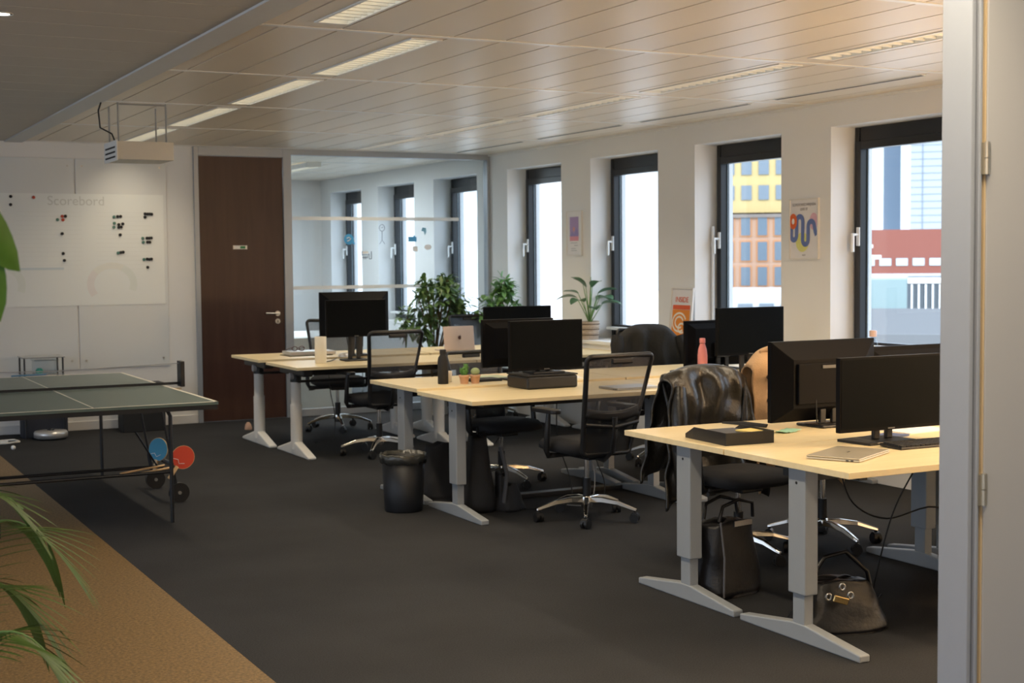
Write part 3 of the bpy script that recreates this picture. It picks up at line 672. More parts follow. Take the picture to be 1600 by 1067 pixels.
def laptop(name,label,loc,rz,w,d,m,tilt=None,logo=False):
    t=thing(name,label,'laptop',loc,rz)
    MB().box(-w/2,w/2,-d/2,d/2,.001,.010).build('base',m,t,bev=.003)
    if tilt is None:
        MB().box(-w/2,w/2,-d/2,d/2,.011,.017).build('lid',m,t,bev=.003)
        if logo: MB().cyl((0,0,.0172),(0,0,.0178),.020,n=24).build('lid_badge',M['blackm'],t)
        q=MB()
        for x in (-.15,-.115): q.box(-w/2-.0005,-w/2+.002,x*.6,x*.6+.012,.003,.008)
        q.build('port',M['blackm'],t)
    else:
        MB().box(-w/2,w/2,-.003,.003,0,d).build('lid',m,t,bev=.003,loc=(0,-d/2,.01),rot=(tilt,0,0))
        # apple-like silhouette: disc with bite and leaf
        q=MB(); q.prism([(.017*K(a*PI/12)*(1-.25*(1 if a in (0,1,23) else 0)),.018*S(a*PI/12)) for a in range(24)],.0031,.0037,T=Matrix.Rotation(PI/2,4,'X'))
        q.prism([(.0,.019),(.008,.030),(.009,.024)],.0031,.0037,T=Matrix.Rotation(PI/2,4,'X'))
        q.build('lid_badge',mat('dark_brown_badge',(.05,.02,.02),.4),t,loc=(0,-d/2+.003,.01+d*.52))
        MB().box(-w/2+.01,w/2-.01,.0031,.0036,.008,d-.008).build('screen',M['screen'],t,loc=(0,-d/2,.01),rot=(tilt,0,0))
    return t
laptop('laptop','closed silver gold laptop on the nearest desk',(4.02,4.62,.757),R(27.5),.345,.235,M['hp'],logo=False)
t=bpy.data.objects['laptop']; q=MB()
for a in (-.012,-.004,.005,.012): q.cyl((a,-.004,.0173),(a+.004,.004,.0173),.0011,n=5)
q.build('lid_badge',M['blackm'],t)
laptop('laptop','open pinkish laptop on the far bench with its lid toward the camera',(5.60,11.86,.765),R(0),.31,.22,M['rose'],tilt=R(-8))
laptop('laptop','closed silver laptop on the middle bench, seen through the office chair back',(4.95,7.83,.752),R(3),.32,.22,M['silver'],logo=False)
laptop('laptop','thin dark laptop on the middle bench beside the riser, behind the cacti',(4.33,8.72,.767),R(0),.22,.16,M['blackm'])
# papers
def sheets(name,label,cat,loc,rz,items):
    t=thing(name,label,cat,loc,rz)
    for nm,dx,dy,dz,w,d,th,m,r in items: MB().box(-w/2,w/2,-d/2,d/2,0,th).build(nm,m,t,loc=(dx,dy,dz),rot=(0,0,r))
    return t
sheets('paper_stack','white papers fanned out behind the riser screen','paper',(4.86,8.42+.2,.767),.2,[('sheet',0,0,0,.30,.21,.004,M['paper'],0),('sheet',.02,.03,.004,.30,.21,.004,M['paper'],.25),('sheet',-.03,.01,.008,.28,.2,.003,M['paper'],-.2)])
tag(MB().box(-.10,.10,-.11,.11,0,.008).build('folder',mat('pale_green_card',(.50,.56,.38),.6),loc=(4.50,8.93,.767)),'pale green folder lying behind the middle bench monitors','folder')
t=thing('note_paper','crumpled mint green paper by the foot of the thick-backed monitor','paper',(4.32,5.41,.757),.3)
MB().grid(lambda u,v:((u-.5)*.14,(v-.5)*.08,.004+.010*noise.noise(Vector((u*4,v*3,1)))+.012*abs(u-.5)),12,8).build('sheet',M['green_note'],t,solid=.001)
# letter tray
t=thing('letter_tray','black letter tray with papers at the left end of the front bench','tray',(3.905,5.31,.757),R(-4))
q=MB(); w_,d_,h_=.125,.175,.058
q.box(-w_,w_,-d_,d_,0,.004); q.box(-w_-.004,-w_,-d_,d_*.55,0,h_); q.box(w_,w_+.004,-d_,d_*.55,0,h_); q.box(-w_-.004,w_+.004,-d_-.004,-d_,0,h_)
for x in (-w_-.004,w_):
    q.add([(x,d_*.55,0),(x+.004,d_*.55,0),(x+.004,d_*.55,h_),(x,d_*.55,h_),(x,d_,0),(x+.004,d_,0),(x+.004,d_,.02),(x,d_,.02)],[(0,1,2,3),(7,6,5,4),(0,4,5,1),(1,5,6,2),(2,6,7,3),(3,7,4,0)])
q.build('tray_body',M['black'],t,bev=.002)
MB().box(-.10,.10,-.14,.12,.006,.04).build('dark_pad',mat('dark_grey_pad',(.06,.06,.065),.6),t)
t2=tag(MB().box(-.055,.055,-.05,.05,0,.006).build('yellow_notes',M['yellow'],loc=(3.99,5.25,.80),rot=(0,0,.2)),'yellow notes lying in the black letter tray','notes')
tag(MB().tube([(4.27,5.86,.762),(4.31,5.74,.768),(4.35,5.60,.766)],.010,8,rs=[.006,.013,.012],flat=.5).build('stapler',M['blackm']),'slim black stapler on the front bench behind the letter tray','stapler')
# keyboard etc.
def keyboard(label,loc,rz):
    t=thing('keyboard',label,'keyboard',loc,rz)
    MB().box(-.22,.22,-.07,.07,0,.014).build('case',M['black'],t,bev=.004,rot=(R(3),0,0))
    q=MB()
    for r_ in range(5):
        for c_ in range(15): q.box(-.208+c_*.0275,-.208+c_*.0275+.023,-.060+r_*.0245,-.060+r_*.0245+.020,.014,.020)
    q.build('key_field',M['blackm'],t,rot=(R(3),0,0))
keyboard('black keyboard in front of the screen on the nearest desk',(4.55,4.70,.757),R(-1))
tag(MB().box(-.13,.13,-.10,.10,0,.012).build('tablet',M['blackm'],loc=(4.43,5.02-.10,.757),rot=(0,0,.1)),'flat black tablet under the monitor on the nearest desk','tablet')
tag(MB().box(-.10,.10,-.06,.06,0,.008).build('notebook',M['bluepad'],loc=(4.60,4.86+.16,.757),rot=(0,0,.3)),'dark blue notebook behind the keyboard','notebook')
tag(MB().box(-.15,.15,-.10,.10,0,.004).build('paper_sheet',M['paper'],loc=(4.90,5.15,.757),rot=(0,0,.1)),'white paper sheet lying between the front bench monitors','paper')
# laptop stack + glasses on far bench
sheets('laptop_stack','closed laptops and a folder stacked at the left end of the far bench','laptops',(4.24,12.10,.765),R(-2),[('folder',-.02,-.06,0,.40,.27,.006,mat('olive_folder',(.10,.09,.05),.6),.05),('laptop_body',.03,.02,.006,.42,.26,.018,M['silver'],0),('laptop_lid',.03,.02,.024,.42,.26,.010,M['silver'],0)])
t=thing('eyeglasses','pair of folded brown eyeglasses lying on the laptop stack','glasses',(4.17,12.12,.800),R(8))
q=MB()
for x in (-.035,.035): q.tube([(x+.026*K(a*PI/8),0,.022+.019*S(a*PI/8)) for a in range(16)],.0035,6,closed=True)
q.tube([(-.01,0,.025),(0,0,.03),(.01,0,.025)],.003,6); q.build('rims',mat('tortoise_brown',(.10,.035,.03),.3),t)
q=MB(); q.tube([(.062,0,.03),(.065,.07,.02),(.06,.12,.004)],.003,6).tube([(-.062,0,.03),(-.065,.07,.02),(-.06,.12,.004)],.003,6); q.build('temples',mat('tortoise_brown',(.10,.035,.03),.3),t)
tag(MB().lathe([(.05,0),(.052,.012),(.04,.03),(.02,.036)],16).build('computer_mouse',M['silver'],loc=(4.42,11.62,.752+.013)),'pale rounded mouse at the base of the far bench screen','mouse')
# ------------------------------------------------------------------ posters
def poster(label,y,z,w,h,art,rot=0,x=XW,tilt=0,nm='framed_print'):
    t=thing(nm,label,'poster',(x,y,z),0); t.rotation_euler=(0,tilt,0)
    q=MB(); b=.012; d=.018
    for a in ((-w/2,w/2,-h/2,-h/2+b),(-w/2,w/2,h/2-b,h/2),(-w/2,-w/2+b,-h/2+b,h/2-b),(w/2-b,w/2,-h/2+b,h/2-b)): q.box(-d,0,a[0],a[1],a[2],a[3])
    q.build('frame',mat('pale_frame',(.74,.72,.68),.4),t)
    MB().box(-d+.008,-.002,-w/2+b,w/2-b,-h/2+b,h/2-b).build('sheet',mat('print_paper',(.80,.78,.78),.6),t)
    art(t,-d+.007); return t
# in the wall plane: viewer looks along +x, so screen-right = -y
def flat(t,nm,m,pts,x,thk=.0008):
    # pts in (right, up)
    vs=[(x,-a,b) for a,b in pts]+[(x-thk,-a,b) for a,b in pts]; n=len(pts)
    return MB().add(vs,[tuple(range(n)),tuple(range(n,2*n))[::-1]]+[(i,n+i,n+(i+1)%n,(i+1)%n) for i in range(n)]).build(nm,m,t)
def band(t,nm,m,pts,wd,x):
    vs=[];P_=[Vector(p) for p in pts]
    for i,p_ in enumerate(P_):
        d=(P_[min(i+1,len(P_)-1)]-P_[max(i-1,0)]).normalized(); nn=Vector((-d.y,d.x))*wd/2
        for s_ in (1,-1): vs.append((x,-(p_+nn*s_).x,(p_+nn*s_).y))
    return MB().add(vs,[(2*i,2*i+1,2*i+3,2*i+2) for i in range(len(P_)-1)]).build(nm,m,t)
TR=(PI/2,0,-PI/2)
def art_wave(t,x):
    pts=[(-.135,-.02),(-.135,-.06)]
    def arc(cx,cy,r,a0,a1,n=8): return [(cx+r*K(R(a0+(a1-a0)*k/n)),cy+r*S(R(a0+(a1-a0)*k/n))) for k in range(n+1)]
    pts=[(-.15,.02),(-.15,-.04)]+arc(-.118,-.05,.032,180,360)+arc(-.048,.06,.036,180,0)+arc(.018,-.085,.032,180,360)+arc(.088,.02,.036,180,30)+[(.135,-.02),(.15,-.05)]
    flat(t,'yellow_disc',mat('art_yellow',(.72,.72,.25),.6),[(-.02+.075*K(a*PI/16),-.10+.075*S(a*PI/16)) for a in range(32)],x)
    flat(t,'pink_disc',mat('art_pink',(.72,.45,.55),.6),[(.115+.048*K(a*PI/16),.055+.065*S(a*PI/16)) for a in range(32)],x-.0002)
    band(t,'blue_wave',mat('art_blue',(.14,.20,.45),.6),pts,.040,x-.0022)
    flat(t,'orange_disc',mat('art_orange',(.72,.14,.03),.6),[(-.125+.045*K(a*PI/16),.06+.06*S(a*PI/16)) for a in range(32)],x-.0026)
    flat(t,'white_dot',mat('print_paper',(.80,.78,.78),.6),[(-.125+.016*K(a*PI/16),.06+.022*S(a*PI/16)) for a in range(32)],x-.0036)
    tm=mat('print_grey',(.28,.26,.26),.6)
    text('SCHOONSCHRIJVEN',.030,tm,t,(x-.001,.0,.185),TR,'title',.0004); text('LIVE IT',.030,tm,t,(x-.001,.0,.150),TR,'subtitle',.0004); text('NO7',.018,tm,t,(x-.001,.0,-.20),TR,'footer',.0004)
poster('white framed print with a blue winding wave and orange and pink circles',8.57,1.815,.345,.465,art_wave)
def art_purple(t,x):
    flat(t,'purple_field',mat('art_purple',(.40,.28,.52),.6),[(-.085,-.03),(.085,-.03),(.085,.16),(-.085,.16)],x)
    flat(t,'pink_field',mat('art_coral',(.75,.30,.36),.6),[(-.085,-.075),(.085,-.075),(.085,-.028),(-.085,-.028)],x)
    flat(t,'mountain',mat('art_violet',(.30,.24,.50),.6),[(-.085,-.03),(-.04,.02),(.0,-.01),(.05,.05),(.085,.0),(.085,-.03)],x-.001)
    flat(t,'orange_spot',mat('art_amber',(.75,.33,.25),.6),[(.0+.016*K(a*PI/8),.04+.022*S(a*PI/8)) for a in range(16)],x-.002)
    q=MB()
    for i,(a,b,z) in enumerate(((-.07,.06,-.095),(0,.07,-.12),(-.06,.03,-.15),(-.06,.05,-.17))): q.box(x-.001,x,-b,-a,z-.003,z+.003)
    q.build('caption_lines',mat('print_grey2',(.45,.45,.48),.6),t)
poster('pale framed print with a purple and coral picture, between the far windows',12.065,1.855,.30,.44,art_purple)
def art_inside(t,x):
    flat(t,'orange_field',mat('art_orange2',(.80,.26,.02),.6),[(-.13,-.20),(.13,-.20),(.13,.06),(-.13,.06)],x)
    flat(t,'red_strip',mat('art_red',(.72,.10,.02),.6),[(-.13,.062),(.13,.062),(.13,.10),(-.13,.10)],x)
    wm=mat('art_cream',(.85,.80,.70),.6)
    for cx,cy,r in ((-.02,-.05,.10),(-.02,-.05,.06),(.02,-.10,.05)):
        band(t,'cream_curve',wm,[(cx+r*K(R(a)),cy+r*.8*S(R(a))) for a in range(20,320,15)],.016,x-.001-r*.005)
    text('INSIDE',.066,mat('art_red',(.72,.10,.02),.6),t,(x-.001,.0,.145),TR,'title',.0008)
poster('white framed print with red lettering reading INSIDE over orange pattern, on the ledge',10.16,1.095,.33,.50,art_inside,x=6.975,tilt=R(5))
# ------------------------------------------------------------------ jackets & bags
def drape(name,label,cat,loc,rz,m,w0,ztop,zf,zb,flare,amp,seed,thick=.03,yc=-.29,sleeves=True,shoulder=.10,extra=None):
    """cloth hung over a chair back; chair-local frame (front +y)"""
    t=thing(name,label,cat,loc,rz); rnd=random.Random(seed)
    Lf=ztop-zf; Lb=ztop-zb; tot=Lf+Lb+.12
    def fn(u,v):
        s=v*tot; x=(u-.5)
        if s<Lf: z=zf+s; y=yc+.055; k=1-s/Lf; side=1
        elif s<Lf+.12: a=PI*(s-Lf)/.12; z=ztop+.035*S(a); y=yc+.055*K(a); k=0; side=0
        else: z=ztop-(s-Lf-.12); y=yc-.055; k=(s-Lf-.12)/Lb; side=-1
        wd=w0*(1+flare*k); drop=shoulder*(abs(2*x)**3)
        z=z-drop
        f=amp*k**.6*(noise.noise(Vector((u*7+seed,k*1.2,seed)))*1.3+.5*S(u*23+seed+k*1.5))
        f2=amp*.8*noise.noise(Vector((u*5,z*7,seed+9)))
        y+= (f+f2) + (.05*k)*side
        y+=side*.02*S(PI*u)
        return (x*wd+.02*noise.noise(Vector((z*4,u*3,seed+4))),y,z)
    MB().grid(fn,44,60).build('body',m,t,solid=.012)
    if sleeves:
        for s_ in (-1,1):
            x=s_*(w0/2-.02); pts=[];rs=[]
            for k in range(9):
                q=k/8; pts.append((x+s_*(.04*S(q*2.2)+.02*q),yc+.03+.06*S(q*3)*(1 if s_>0 else .7),ztop-.06-q*min(.52,Lf+.1))); rs.append((.075-.028*q)*(1+.12*S(q*19+seed)))
            MB().tube(pts,.06,12,rs=rs,flat=.7).build('sleeve',m,t)
    if extra: extra(t)
    return t
def lj(t):
    MB().tube([(.22,-.225,.90),(.25,-.19,.76),(.27,-.17,.58),(.26,-.16,.40),(.23,-.16,.28)],.06,14,rs=[.05,.068,.062,.055,.045],flat=.7).build('sleeve',M['leather'],t)
    MB().tube([(-.23,-.20,.88),(-.19,-.18,.70),(-.20,-.17,.5)],.02,8,rs=[.016,.022,.018],flat=.4).build('front_edge',M['leather'],t)
drape('leather_jacket','shiny black leather jacket draped over a chair behind the front bench','jacket',(4.56,6.11,0),R(186),M['leather'],.56,.975,.33,.45,.36,.06,2.3,shoulder=.07,sleeves=False,extra=lj)
drape('puffer_jacket','bulky matte black winter jacket over the chair beneath the INSIDE print','jacket',(6.17,9.22,0),R(176),M['puffer'],.60,1.04,.50,.55,.25,.04,5.1,shoulder=.16)
def bc(t):
    q=MB()
    for z in (.93,.80,.66): q.cyl((.215,-.19,z),(.215,-.172,z),.013,n=14)
    q.build('button',mat('brown_button',(.10,.05,.03),.4),t)
    MB().tube([(.10,-.19,1.04),(.15,-.185,.93),(.17,-.18,.78),(.16,-.18,.55),(.15,-.18,.42)],.02,8,rs=[.03,.026,.02,.018,.016],flat=.45).build('front_edge',M['beige'],t)
    MB().tube([(-.12,-.25,1.09),(.0,-.21,1.08),(.12,-.25,1.09),(.2,-.29,1.06)],.03,10,rs=[.025,.035,.035,.02],flat=.7).build('collar',M['beige'],t)
drape('beige_coat','beige wool coat hanging over a chair behind the thick-backed monitor','coat',(5.14,6.14,0),R(176),M['beige'],.58,1.07,.40,.45,.06,.045,8.2,sleeves=False,shoulder=.12,extra=bc)
def sack(name,label,cat,loc,rz,w,d,h,m,seed,top=.55,parts=None,rx=0,pw=3):
    t=thing(name,label,cat,loc,rz); t.rotation_euler=(rx,0,rz)
    def fn(u,v):
        a=2*PI*u; c=abs(K(a))**(2/pw)*(1 if K(a)>0 else -1); s=abs(S(a))**(2/pw)*(1 if S(a)>0 else -1)
        vv=min(1,max(0,(v-.08)/.84)); prof=(.0 if v<.01 else (.9 if v<.1 else 1-(1-top)*vv**1.5)); 
        if v>.95: prof*=max(0,(1-v)/.05)*1.0
        z=0 if v<.1 else h*vv*(1-.05*abs(c))
        k=1+.10*noise.noise(Vector((K(a)*1.5,S(a)*1.5,v*3+seed)))
        return (w/2*c*prof*k,d/2*s*prof*(1-(.35*vv))*k,z+.01*noise.noise(Vector((K(a)*3,S(a)*3,seed)))*(v>.2))
    MB().grid(fn,36,24).build('body',m,t)
    if parts: parts(t)
    return t
def tote(t):
    for y in (-.05,.05):
        MB().tube([(-.10,y,.36),(-.08,y*1.1,.43),(.02,y*1.2,.455),(.12,y*1.1,.43),(.13,y,.36)],.010,8,rs=[.009]*5).build('handle',M['bag'],t)
    MB().tube([(-.15,-.13,.02),(-.13,-.115,.2),(-.11,-.07,.36)],.006,6).build('piping',mat('grey_piping',(.08,.08,.09),.5),t)
    MB().box(-.02,.10,-.075,-.07,.33,.355).build('clasp',M['steel'],t)
sack('tote_bag','black tote bag standing under the front bench behind the first leg','bag',(4.00,5.46,0),R(10),.36,.24,.36,M['bag'],3.3,top=.82,parts=tote)
def hb(t):
    for a,b,c_ in ((-.10,-.13,.20),(-.04,-.135,.24),(.0,-.13,.20)):
        MB().tube([(a+.012*K(k*PI/5),b,c_-.03+.014*S(k*PI/5)) for k in range(10)],.005,6,closed=True).build('ring',M['steel'],t)
    MB().box(-.13,-.06,-.15,-.14,.12,.15).build('buckle',M['gold'],t,bev=.004,rot=(0,.3,0))
    MB().tube([(-.12,0,.22),(-.06,.0,.31),(.04,0,.33),(.14,0,.24),(.17,.0,.12)],.010,8).build('strap',M['patent'],t)
sack('handbag','shiny black leather handbag with metal rings on the floor behind the nearest leg','bag',(4.03,4.70,0),R(-15),.42,.28,.22,M['patent'],6.6,top=.6,parts=hb)
def bp_(t):
    MB().tube([(-.13,-.13,.42),(-.135,-.17,.25),(-.12,-.15,.06)],.016,8,flat=.5).build('shoulder_strap',mat('grey_webbing',(.07,.07,.075),.8),t)
    MB().box(-.10,.10,-.15,-.12,.06,.24).build('front_pocket',M['bag2'],t,bev=.03)
    MB().tube([(-.04,0,.49),(0,0,.53),(.04,0,.49)],.008,6).build('top_loop',M['bag2'],t)
    MB().tube([(-.12,-.12,.40),(-.05,-.145,.46),(.05,-.145,.46),(.12,-.12,.40)],.004,6).build('zip',mat('grey_zip',(.12,.12,.12),.5),t)
sack('backpack','black backpack leaning behind the middle bench leg','backpack',(3.97,8.08,0),R(70),.30,.22,.50,M['bag2'],1.7,top=.75,parts=bp_,rx=0)
def bp2(t): MB().tube([(.10,-.12,.35),(.13,-.15,.2),(.12,-.13,.05)],.012,8,flat=.5).build('strap',M['bag2'],t)
sack('rucksack','black rucksack between the waste bin and the middle bench leg','bag',(3.96,8.62,0),R(10),.34,.24,.38,M['bag2'],9.7,top=.62,parts=bp2)
sack('handbag','small black bag slumped beside the backpack on the floor','bag',(4.14,7.98,0),R(30),.22,.18,.17,M['bag2'],4.4,top=.6)
# bin
t=thing('waste_bin','round black waste bin with a liner in front of the middle bench','bin',(3.55,8.31,0))
MB().lathe([(.0,.0),(.118,0),(.122,.01),(.142,.35),(.137,.35),(.118,.02),(0,.02)],36,caps=False).build('bin_body',M['bin'],t)
def lin(u,v):
    a=2*PI*u; r=[.135,.143,.150,.149,.146][min(4,int(v*4+.001))]+.006*noise.noise(Vector((K(a)*6,S(a)*6,v*3))); z=[.30,.372,.366,.34,.31][min(4,int(v*4+.001))]+.012*noise.noise(Vector((K(a)*4,S(a)*4,v)))*(v>.2)
    return (r*K(a),r*S(a),z)
MB().grid(lin,64,4).build('liner',M['binbag'],t,solid=.001)
MB().grid(lambda u,v:(.13*v*K(2*PI*u),.13*v*S(2*PI*u),.29+.05*noise.noise(Vector((v*3*K(2*PI*u),v*3*S(2*PI*u),2)))+.03*v),36,8).build('crumpled_liner',M['binbag'],t)
# ------------------------------------------------------------------ plants
def leaf_mesh(mb,p,d,up,L,W,bend=.25,fold=.15,m=None,n=5):
    d=Vector(d).normalized(); up=Vector(up); side=d.cross(up); side=side.normalized() if side.length>1e-4 else d.orthogonal().normalized(); upn=side.cross(d)
    vs=[]
    for i in range(n+1):
        q=i/n; c=Vector(p)+d*L*q-Vector((0,0,1))*bend*L*q*q; w=W/2*(S(PI*min(1,q*.93+.05))**.8) if i<n else 0
        vs+=[c+side*w+upn*fold*w,c,c-side*w+upn*fold*w]
    fs=[]
    for i in range(n):
        a=3*i; fs+=[(a,a+1,a+4,a+3),(a+1,a+2,a+5,a+4)]
    mb.add([tuple(v) for v in vs],fs,m,True)
def bushy(name,label,loc,blobs,nl,L,W,m,potr,poth,seed,trunk=True):
    rnd=random.Random(seed); t=thing(name,label,'plant',loc)
    MB().lathe([(potr*.8,0),(potr,poth),(potr*1.04,poth),(potr*.95,poth),(potr*.9,poth*.93),(0,poth*.93)],28,caps=False).build('pot',M['pot'],t)
    MB().lathe([(potr*.9,poth*.9),(0.001,poth*.94)],20).build('soil',M['soil'],t)
    st_=MB(); lf=MB()
    for (bx,by,bz,br) in blobs:
        st_.tube([(0,0,poth*.9),(bx*.25,by*.25,(bz+poth)*.45),(bx*.8,by*.8,bz-br*.3),(bx,by,bz+br*.4)],.008,6,rs=[.013,.010,.007,.004])
        for j in range(nl):
            v=Vector((rnd.gauss(0,1),rnd.gauss(0,1),rnd.gauss(0,1))).normalized()*(br*rnd.random()**.4)
            p=Vector((bx,by,bz))+v; tw=[]
            if j%6==0:
                st_.tube([(bx+v.x*.2,by+v.y*.2,bz+v.z*.2-.02),tuple(p)],.0025,5)
            for k in range(2):
                d=Vector((v.x+rnd.gauss(0,.06),v.y+rnd.gauss(0,.06),v.z*.5+rnd.gauss(.0,.06)))
                leaf_mesh(lf,p,d,(0,0,1),L*rnd.uniform(.7,1.2),W*rnd.uniform(.7,1.15),rnd.uniform(.1,.5),.2)
    st_.build('stem',M['stem'],t); lf.build('foliage',m,t); return t
bushy('potted_plant','large leafy green plant in front of the glass partition',(6.10,13.42,0),[(0,.0,1.20,.20),(.10,0,1.36,.13),(.25,0,1.22,.13),(.28,0,1.08,.10),(-.16,0,1.12,.16),(-.30,.02,.97,.13),(.22,0,1.02,.10),(-.02,.05,1.02,.16),(.13,0,1.24,.13),(-.10,-.02,1.33,.10),(-.12,-.04,.86,.12),(.16,0,1.36,.08)],30,.105,.050,M['leaf'],.17,.34,11)
bushy('potted_plant','bright green leafy plant in front of the first window',(6.70,13.15,0),[(.05,0,1.15,.17),(.06,0,1.33,.10),(-.10,0,1.10,.13),(.13,0,1.10,.10),(.10,0,1.25,.09),(.05,-.05,1.0,.15),(-.20,-.02,.98,.08)],30,.11,.052,M['leaf2'],.13,.34,12)
# banana-leaf plant in a basket
t=thing('potted_plant','broad-leaved plant in a striped woven pot on the window ledge','plant',(6.945,11.67,ZS))
def bk(u,v):
    a=2*PI*u; r=.085+.008*v+.003*S(v*38)+.0015*S(a*30+v*20)
    return (r*K(a),r*S(a),.175*v)
MB().grid(bk,60,30).lathe([(.08,.16),(.0,.162)],24,m=None).build('basket',M['basket'],t)
for z in (.045,.10,.15): MB().lathe([(.0885+.008*z/.175,z-.004),(.0925+.008*z/.175,z),(.0885+.008*z/.175,z+.004)],36,caps=False).build('dark_band',M['basketd'],t)
MB().lathe([(.088,.155),(0.001,.16)],20).build('soil',M['soil'],t)
sp=MB(); lv=MB(); rnd=random.Random(5)
for (dx,dy,h,L,W,bn) in ((-.16,.10,.40,.24,.085,.45),(-.05,.02,.50,.20,.10,.3),(.10,-.08,.44,.22,.095,.25),(.12,-.16,.34,.22,.09,.3),(.05,-.20,.40,.2,.08,.35),(-.06,.10,.55,.15,.06,.15),(-.12,-.03,.36,.20,.10,.55),(.02,-.05,.50,.17,.09,.4),(.14,.02,.38,.2,.09,.5),(-.02,-.10,.30,.16,.08,.6),(-.10,.16,.44,.18,.06,.2)):
    tip=(dx*.65,dy*.65,h); sp.tube([(0,0,.15),(dx*.2,dy*.2,h*.6),tip],.006,6,rs=[.007,.005,.003]); leaf_mesh(lv,tip,(dx,dy,.06),(0,0,1),L*.95,W*1.7,bn,.35,n=8)
sp.tube([(0,0,.3),(.01,-.01,.50),(.01,-.01,.60)],.006,6,rs=[.008,.007,.003])
sp.build('stem',M['gstem'],t); lv.build('foliage',M['leaf3'],t)
# foreground leafy plant at left edge and palm
t=thing('potted_plant','large-leaved green plant at the left edge of the photo','plant',(-.05,2.90,0))
MB().lathe([(.14,0),(.18,.38),(.17,.38),(.0,.35)],28,caps=False).build('pot',M['pot'],t)
q=MB(); q.tube([(0,0,.3),(.04,0,.9),(.06,.02,1.6),(.10,.02,1.9)],.012,8,rs=[.02,.016,.012,.006]); q.build('stem',M['stem'],t)
lf=MB()
for (p,d,L,W,b) in (((.36,.05,1.765),(.9,.1,-.45),.115,.05,.3),((.35,.05,1.735),(1,.05,-.55),.17,.10,.4),((.36,.05,1.665),(.62,.1,-.85),.17,.12,.25),((.38,.05,1.60),(.5,.1,-1.0),.14,.055,.1),((.05,.0,1.8),(-.6,.3,.3),.22,.10,.4),((.05,0,1.7),(-.2,-.5,.3),.22,.10,.4),((.05,0,1.5),(-.6,-.1,.2),.22,.1,.4)):
    leaf_mesh(lf,(p[0]-.008,p[1],p[2]),d,(.1,-1,.25),L,W,b,.25,n=10)
lf.build('foliage',M['leafd'],t)
q=MB()
for z in (1.765,1.735,1.665,1.60): q.tube([(.07,.02,z-.10),(.20,.04,z+.03),(.36,.05,z)],.004,6)
q.build('petiole',M['gstem'],t)
t=thing('palm_plant','green feathery palm at the lower left corner','plant',(.25,3.98,0))
MB().lathe([(.14,0),(.18,.26),(.17,.26),(.0,.24)],28,caps=False).build('pot',M['pot'],t)
fr=MB(); sp=MB(); rnd=random.Random(8)
def frond(p0,p1,p2,nl,L,W,curl):
    P0,P1,P2=Vector(p0),Vector(p1),Vector(p2); pts=[]
    for k in range(17):
        q=k/16; pts.append(P0*(1-q)**2+P1*2*q*(1-q)+P2*q*q)
    sp.tube([tuple(a) for a in pts],.004,6,rs=[.006-.004*k/16 for k in range(17)])
    for i in range(nl):
        q=.15+.85*i/nl; a=P0*(1-q)**2+P1*2*q*(1-q)+P2*q*q; dv=(2*(1-q)*(P1-P0)+2*q*(P2-P1)).normalized()
        side=dv.cross(Vector((0,0,1))).normalized()
        for s_ in (-1,1):
            d=(dv*.85+side*s_*.55+Vector((0,0,-.35))).normalized(); ll=L*(S(PI*min(1,.35+q*.5))**.5)*rnd.uniform(.9,1.1)
            leaf_mesh(fr,a,d,(0,0,1),ll*1.15,W*1.35,curl,.3,n=7)
frond((.05,3.95,.19),(.22,4.02,1.10),(.50,4.12,.74),22,.27,.011,.22)
frond((.05,3.95,.19),(.20,4.0,.95),(.44,4.05,.56),22,.26,.011,.22)
frond((.05,3.95,.19),(.12,4.0,1.18),(.40,4.0,.88),20,.22,.010,.22)
frond((.05,3.95,.19),(.28,3.85,.80),(.46,3.85,.46),20,.24,.011,.22)
frond((.05,3.95,.19),(-.05,3.7,.9),(-.35,3.6,.6),20,.24,.012,.3)
frond((.05,3.95,.19),(-.1,4.2,.9),(-.3,4.4,.7),20,.24,.012,.3)
for nm,mb_,m_ in (('foliage',fr,M['palm']),('stem',sp,M['gstem'])):
    o=mb_.build(nm,m_,t,loc=(-.06,-3.95,.05))
# ------------------------------------------------------------------ table tennis table
TX0,TX1,TY0,TY1,TZ=.90,2.37,8.37,11.02,.76; TM=(TX0+TX1)/2; TYM=(TY0+TY1)/2
t=thing('table_tennis_table','green folding table tennis table in front of the white boards','table',(TM,TYM,0))
def off(mb,nm,m,bev=0): return mb.build(nm,m,t,loc=(-TM,-TYM,0),bev=bev)
off(MB().box(TX0,TX1,TY0,TYM-.006,TZ-.018,TZ),'tabletop',M['tt'],.002); off(MB().box(TX0,TX1,TYM+.006,TY1,TZ-.018,TZ),'tabletop',M['tt'],.002)
l=MB(); z0,z1=TZ,TZ+.0012
for a,b in ((TY0,TYM-.006),(TYM+.006,TY1)):
    l.box(TX0,TX0+.02,a,b,z0,z1); l.box(TX1-.02,TX1,a,b,z0,z1); l.box(TM-.004,TM+.004,a,b,z0,z1)
l.box(TX0,TX1,TY0,TY0+.02,z0,z1); l.box(TX0,TX1,TY1-.02,TY1,z0,z1); off(l,'boundary_line',M['ttline'])
f=MB()
f.box(TX0+.005,TX1-.005,TY0+.004,TY0+.022,TZ-.045,TZ-.018); f.box(TX0+.005,TX1-.005,TYM-.03,TYM-.012,TZ-.045,TZ-.018); f.box(TX0+.005,TX1-.005,TYM+.012,TYM+.03,TZ-.045,TZ-.018); f.box(TX0+.005,TX1-.005,TY1-.022,TY1-.004,TZ-.045,TZ-.018)
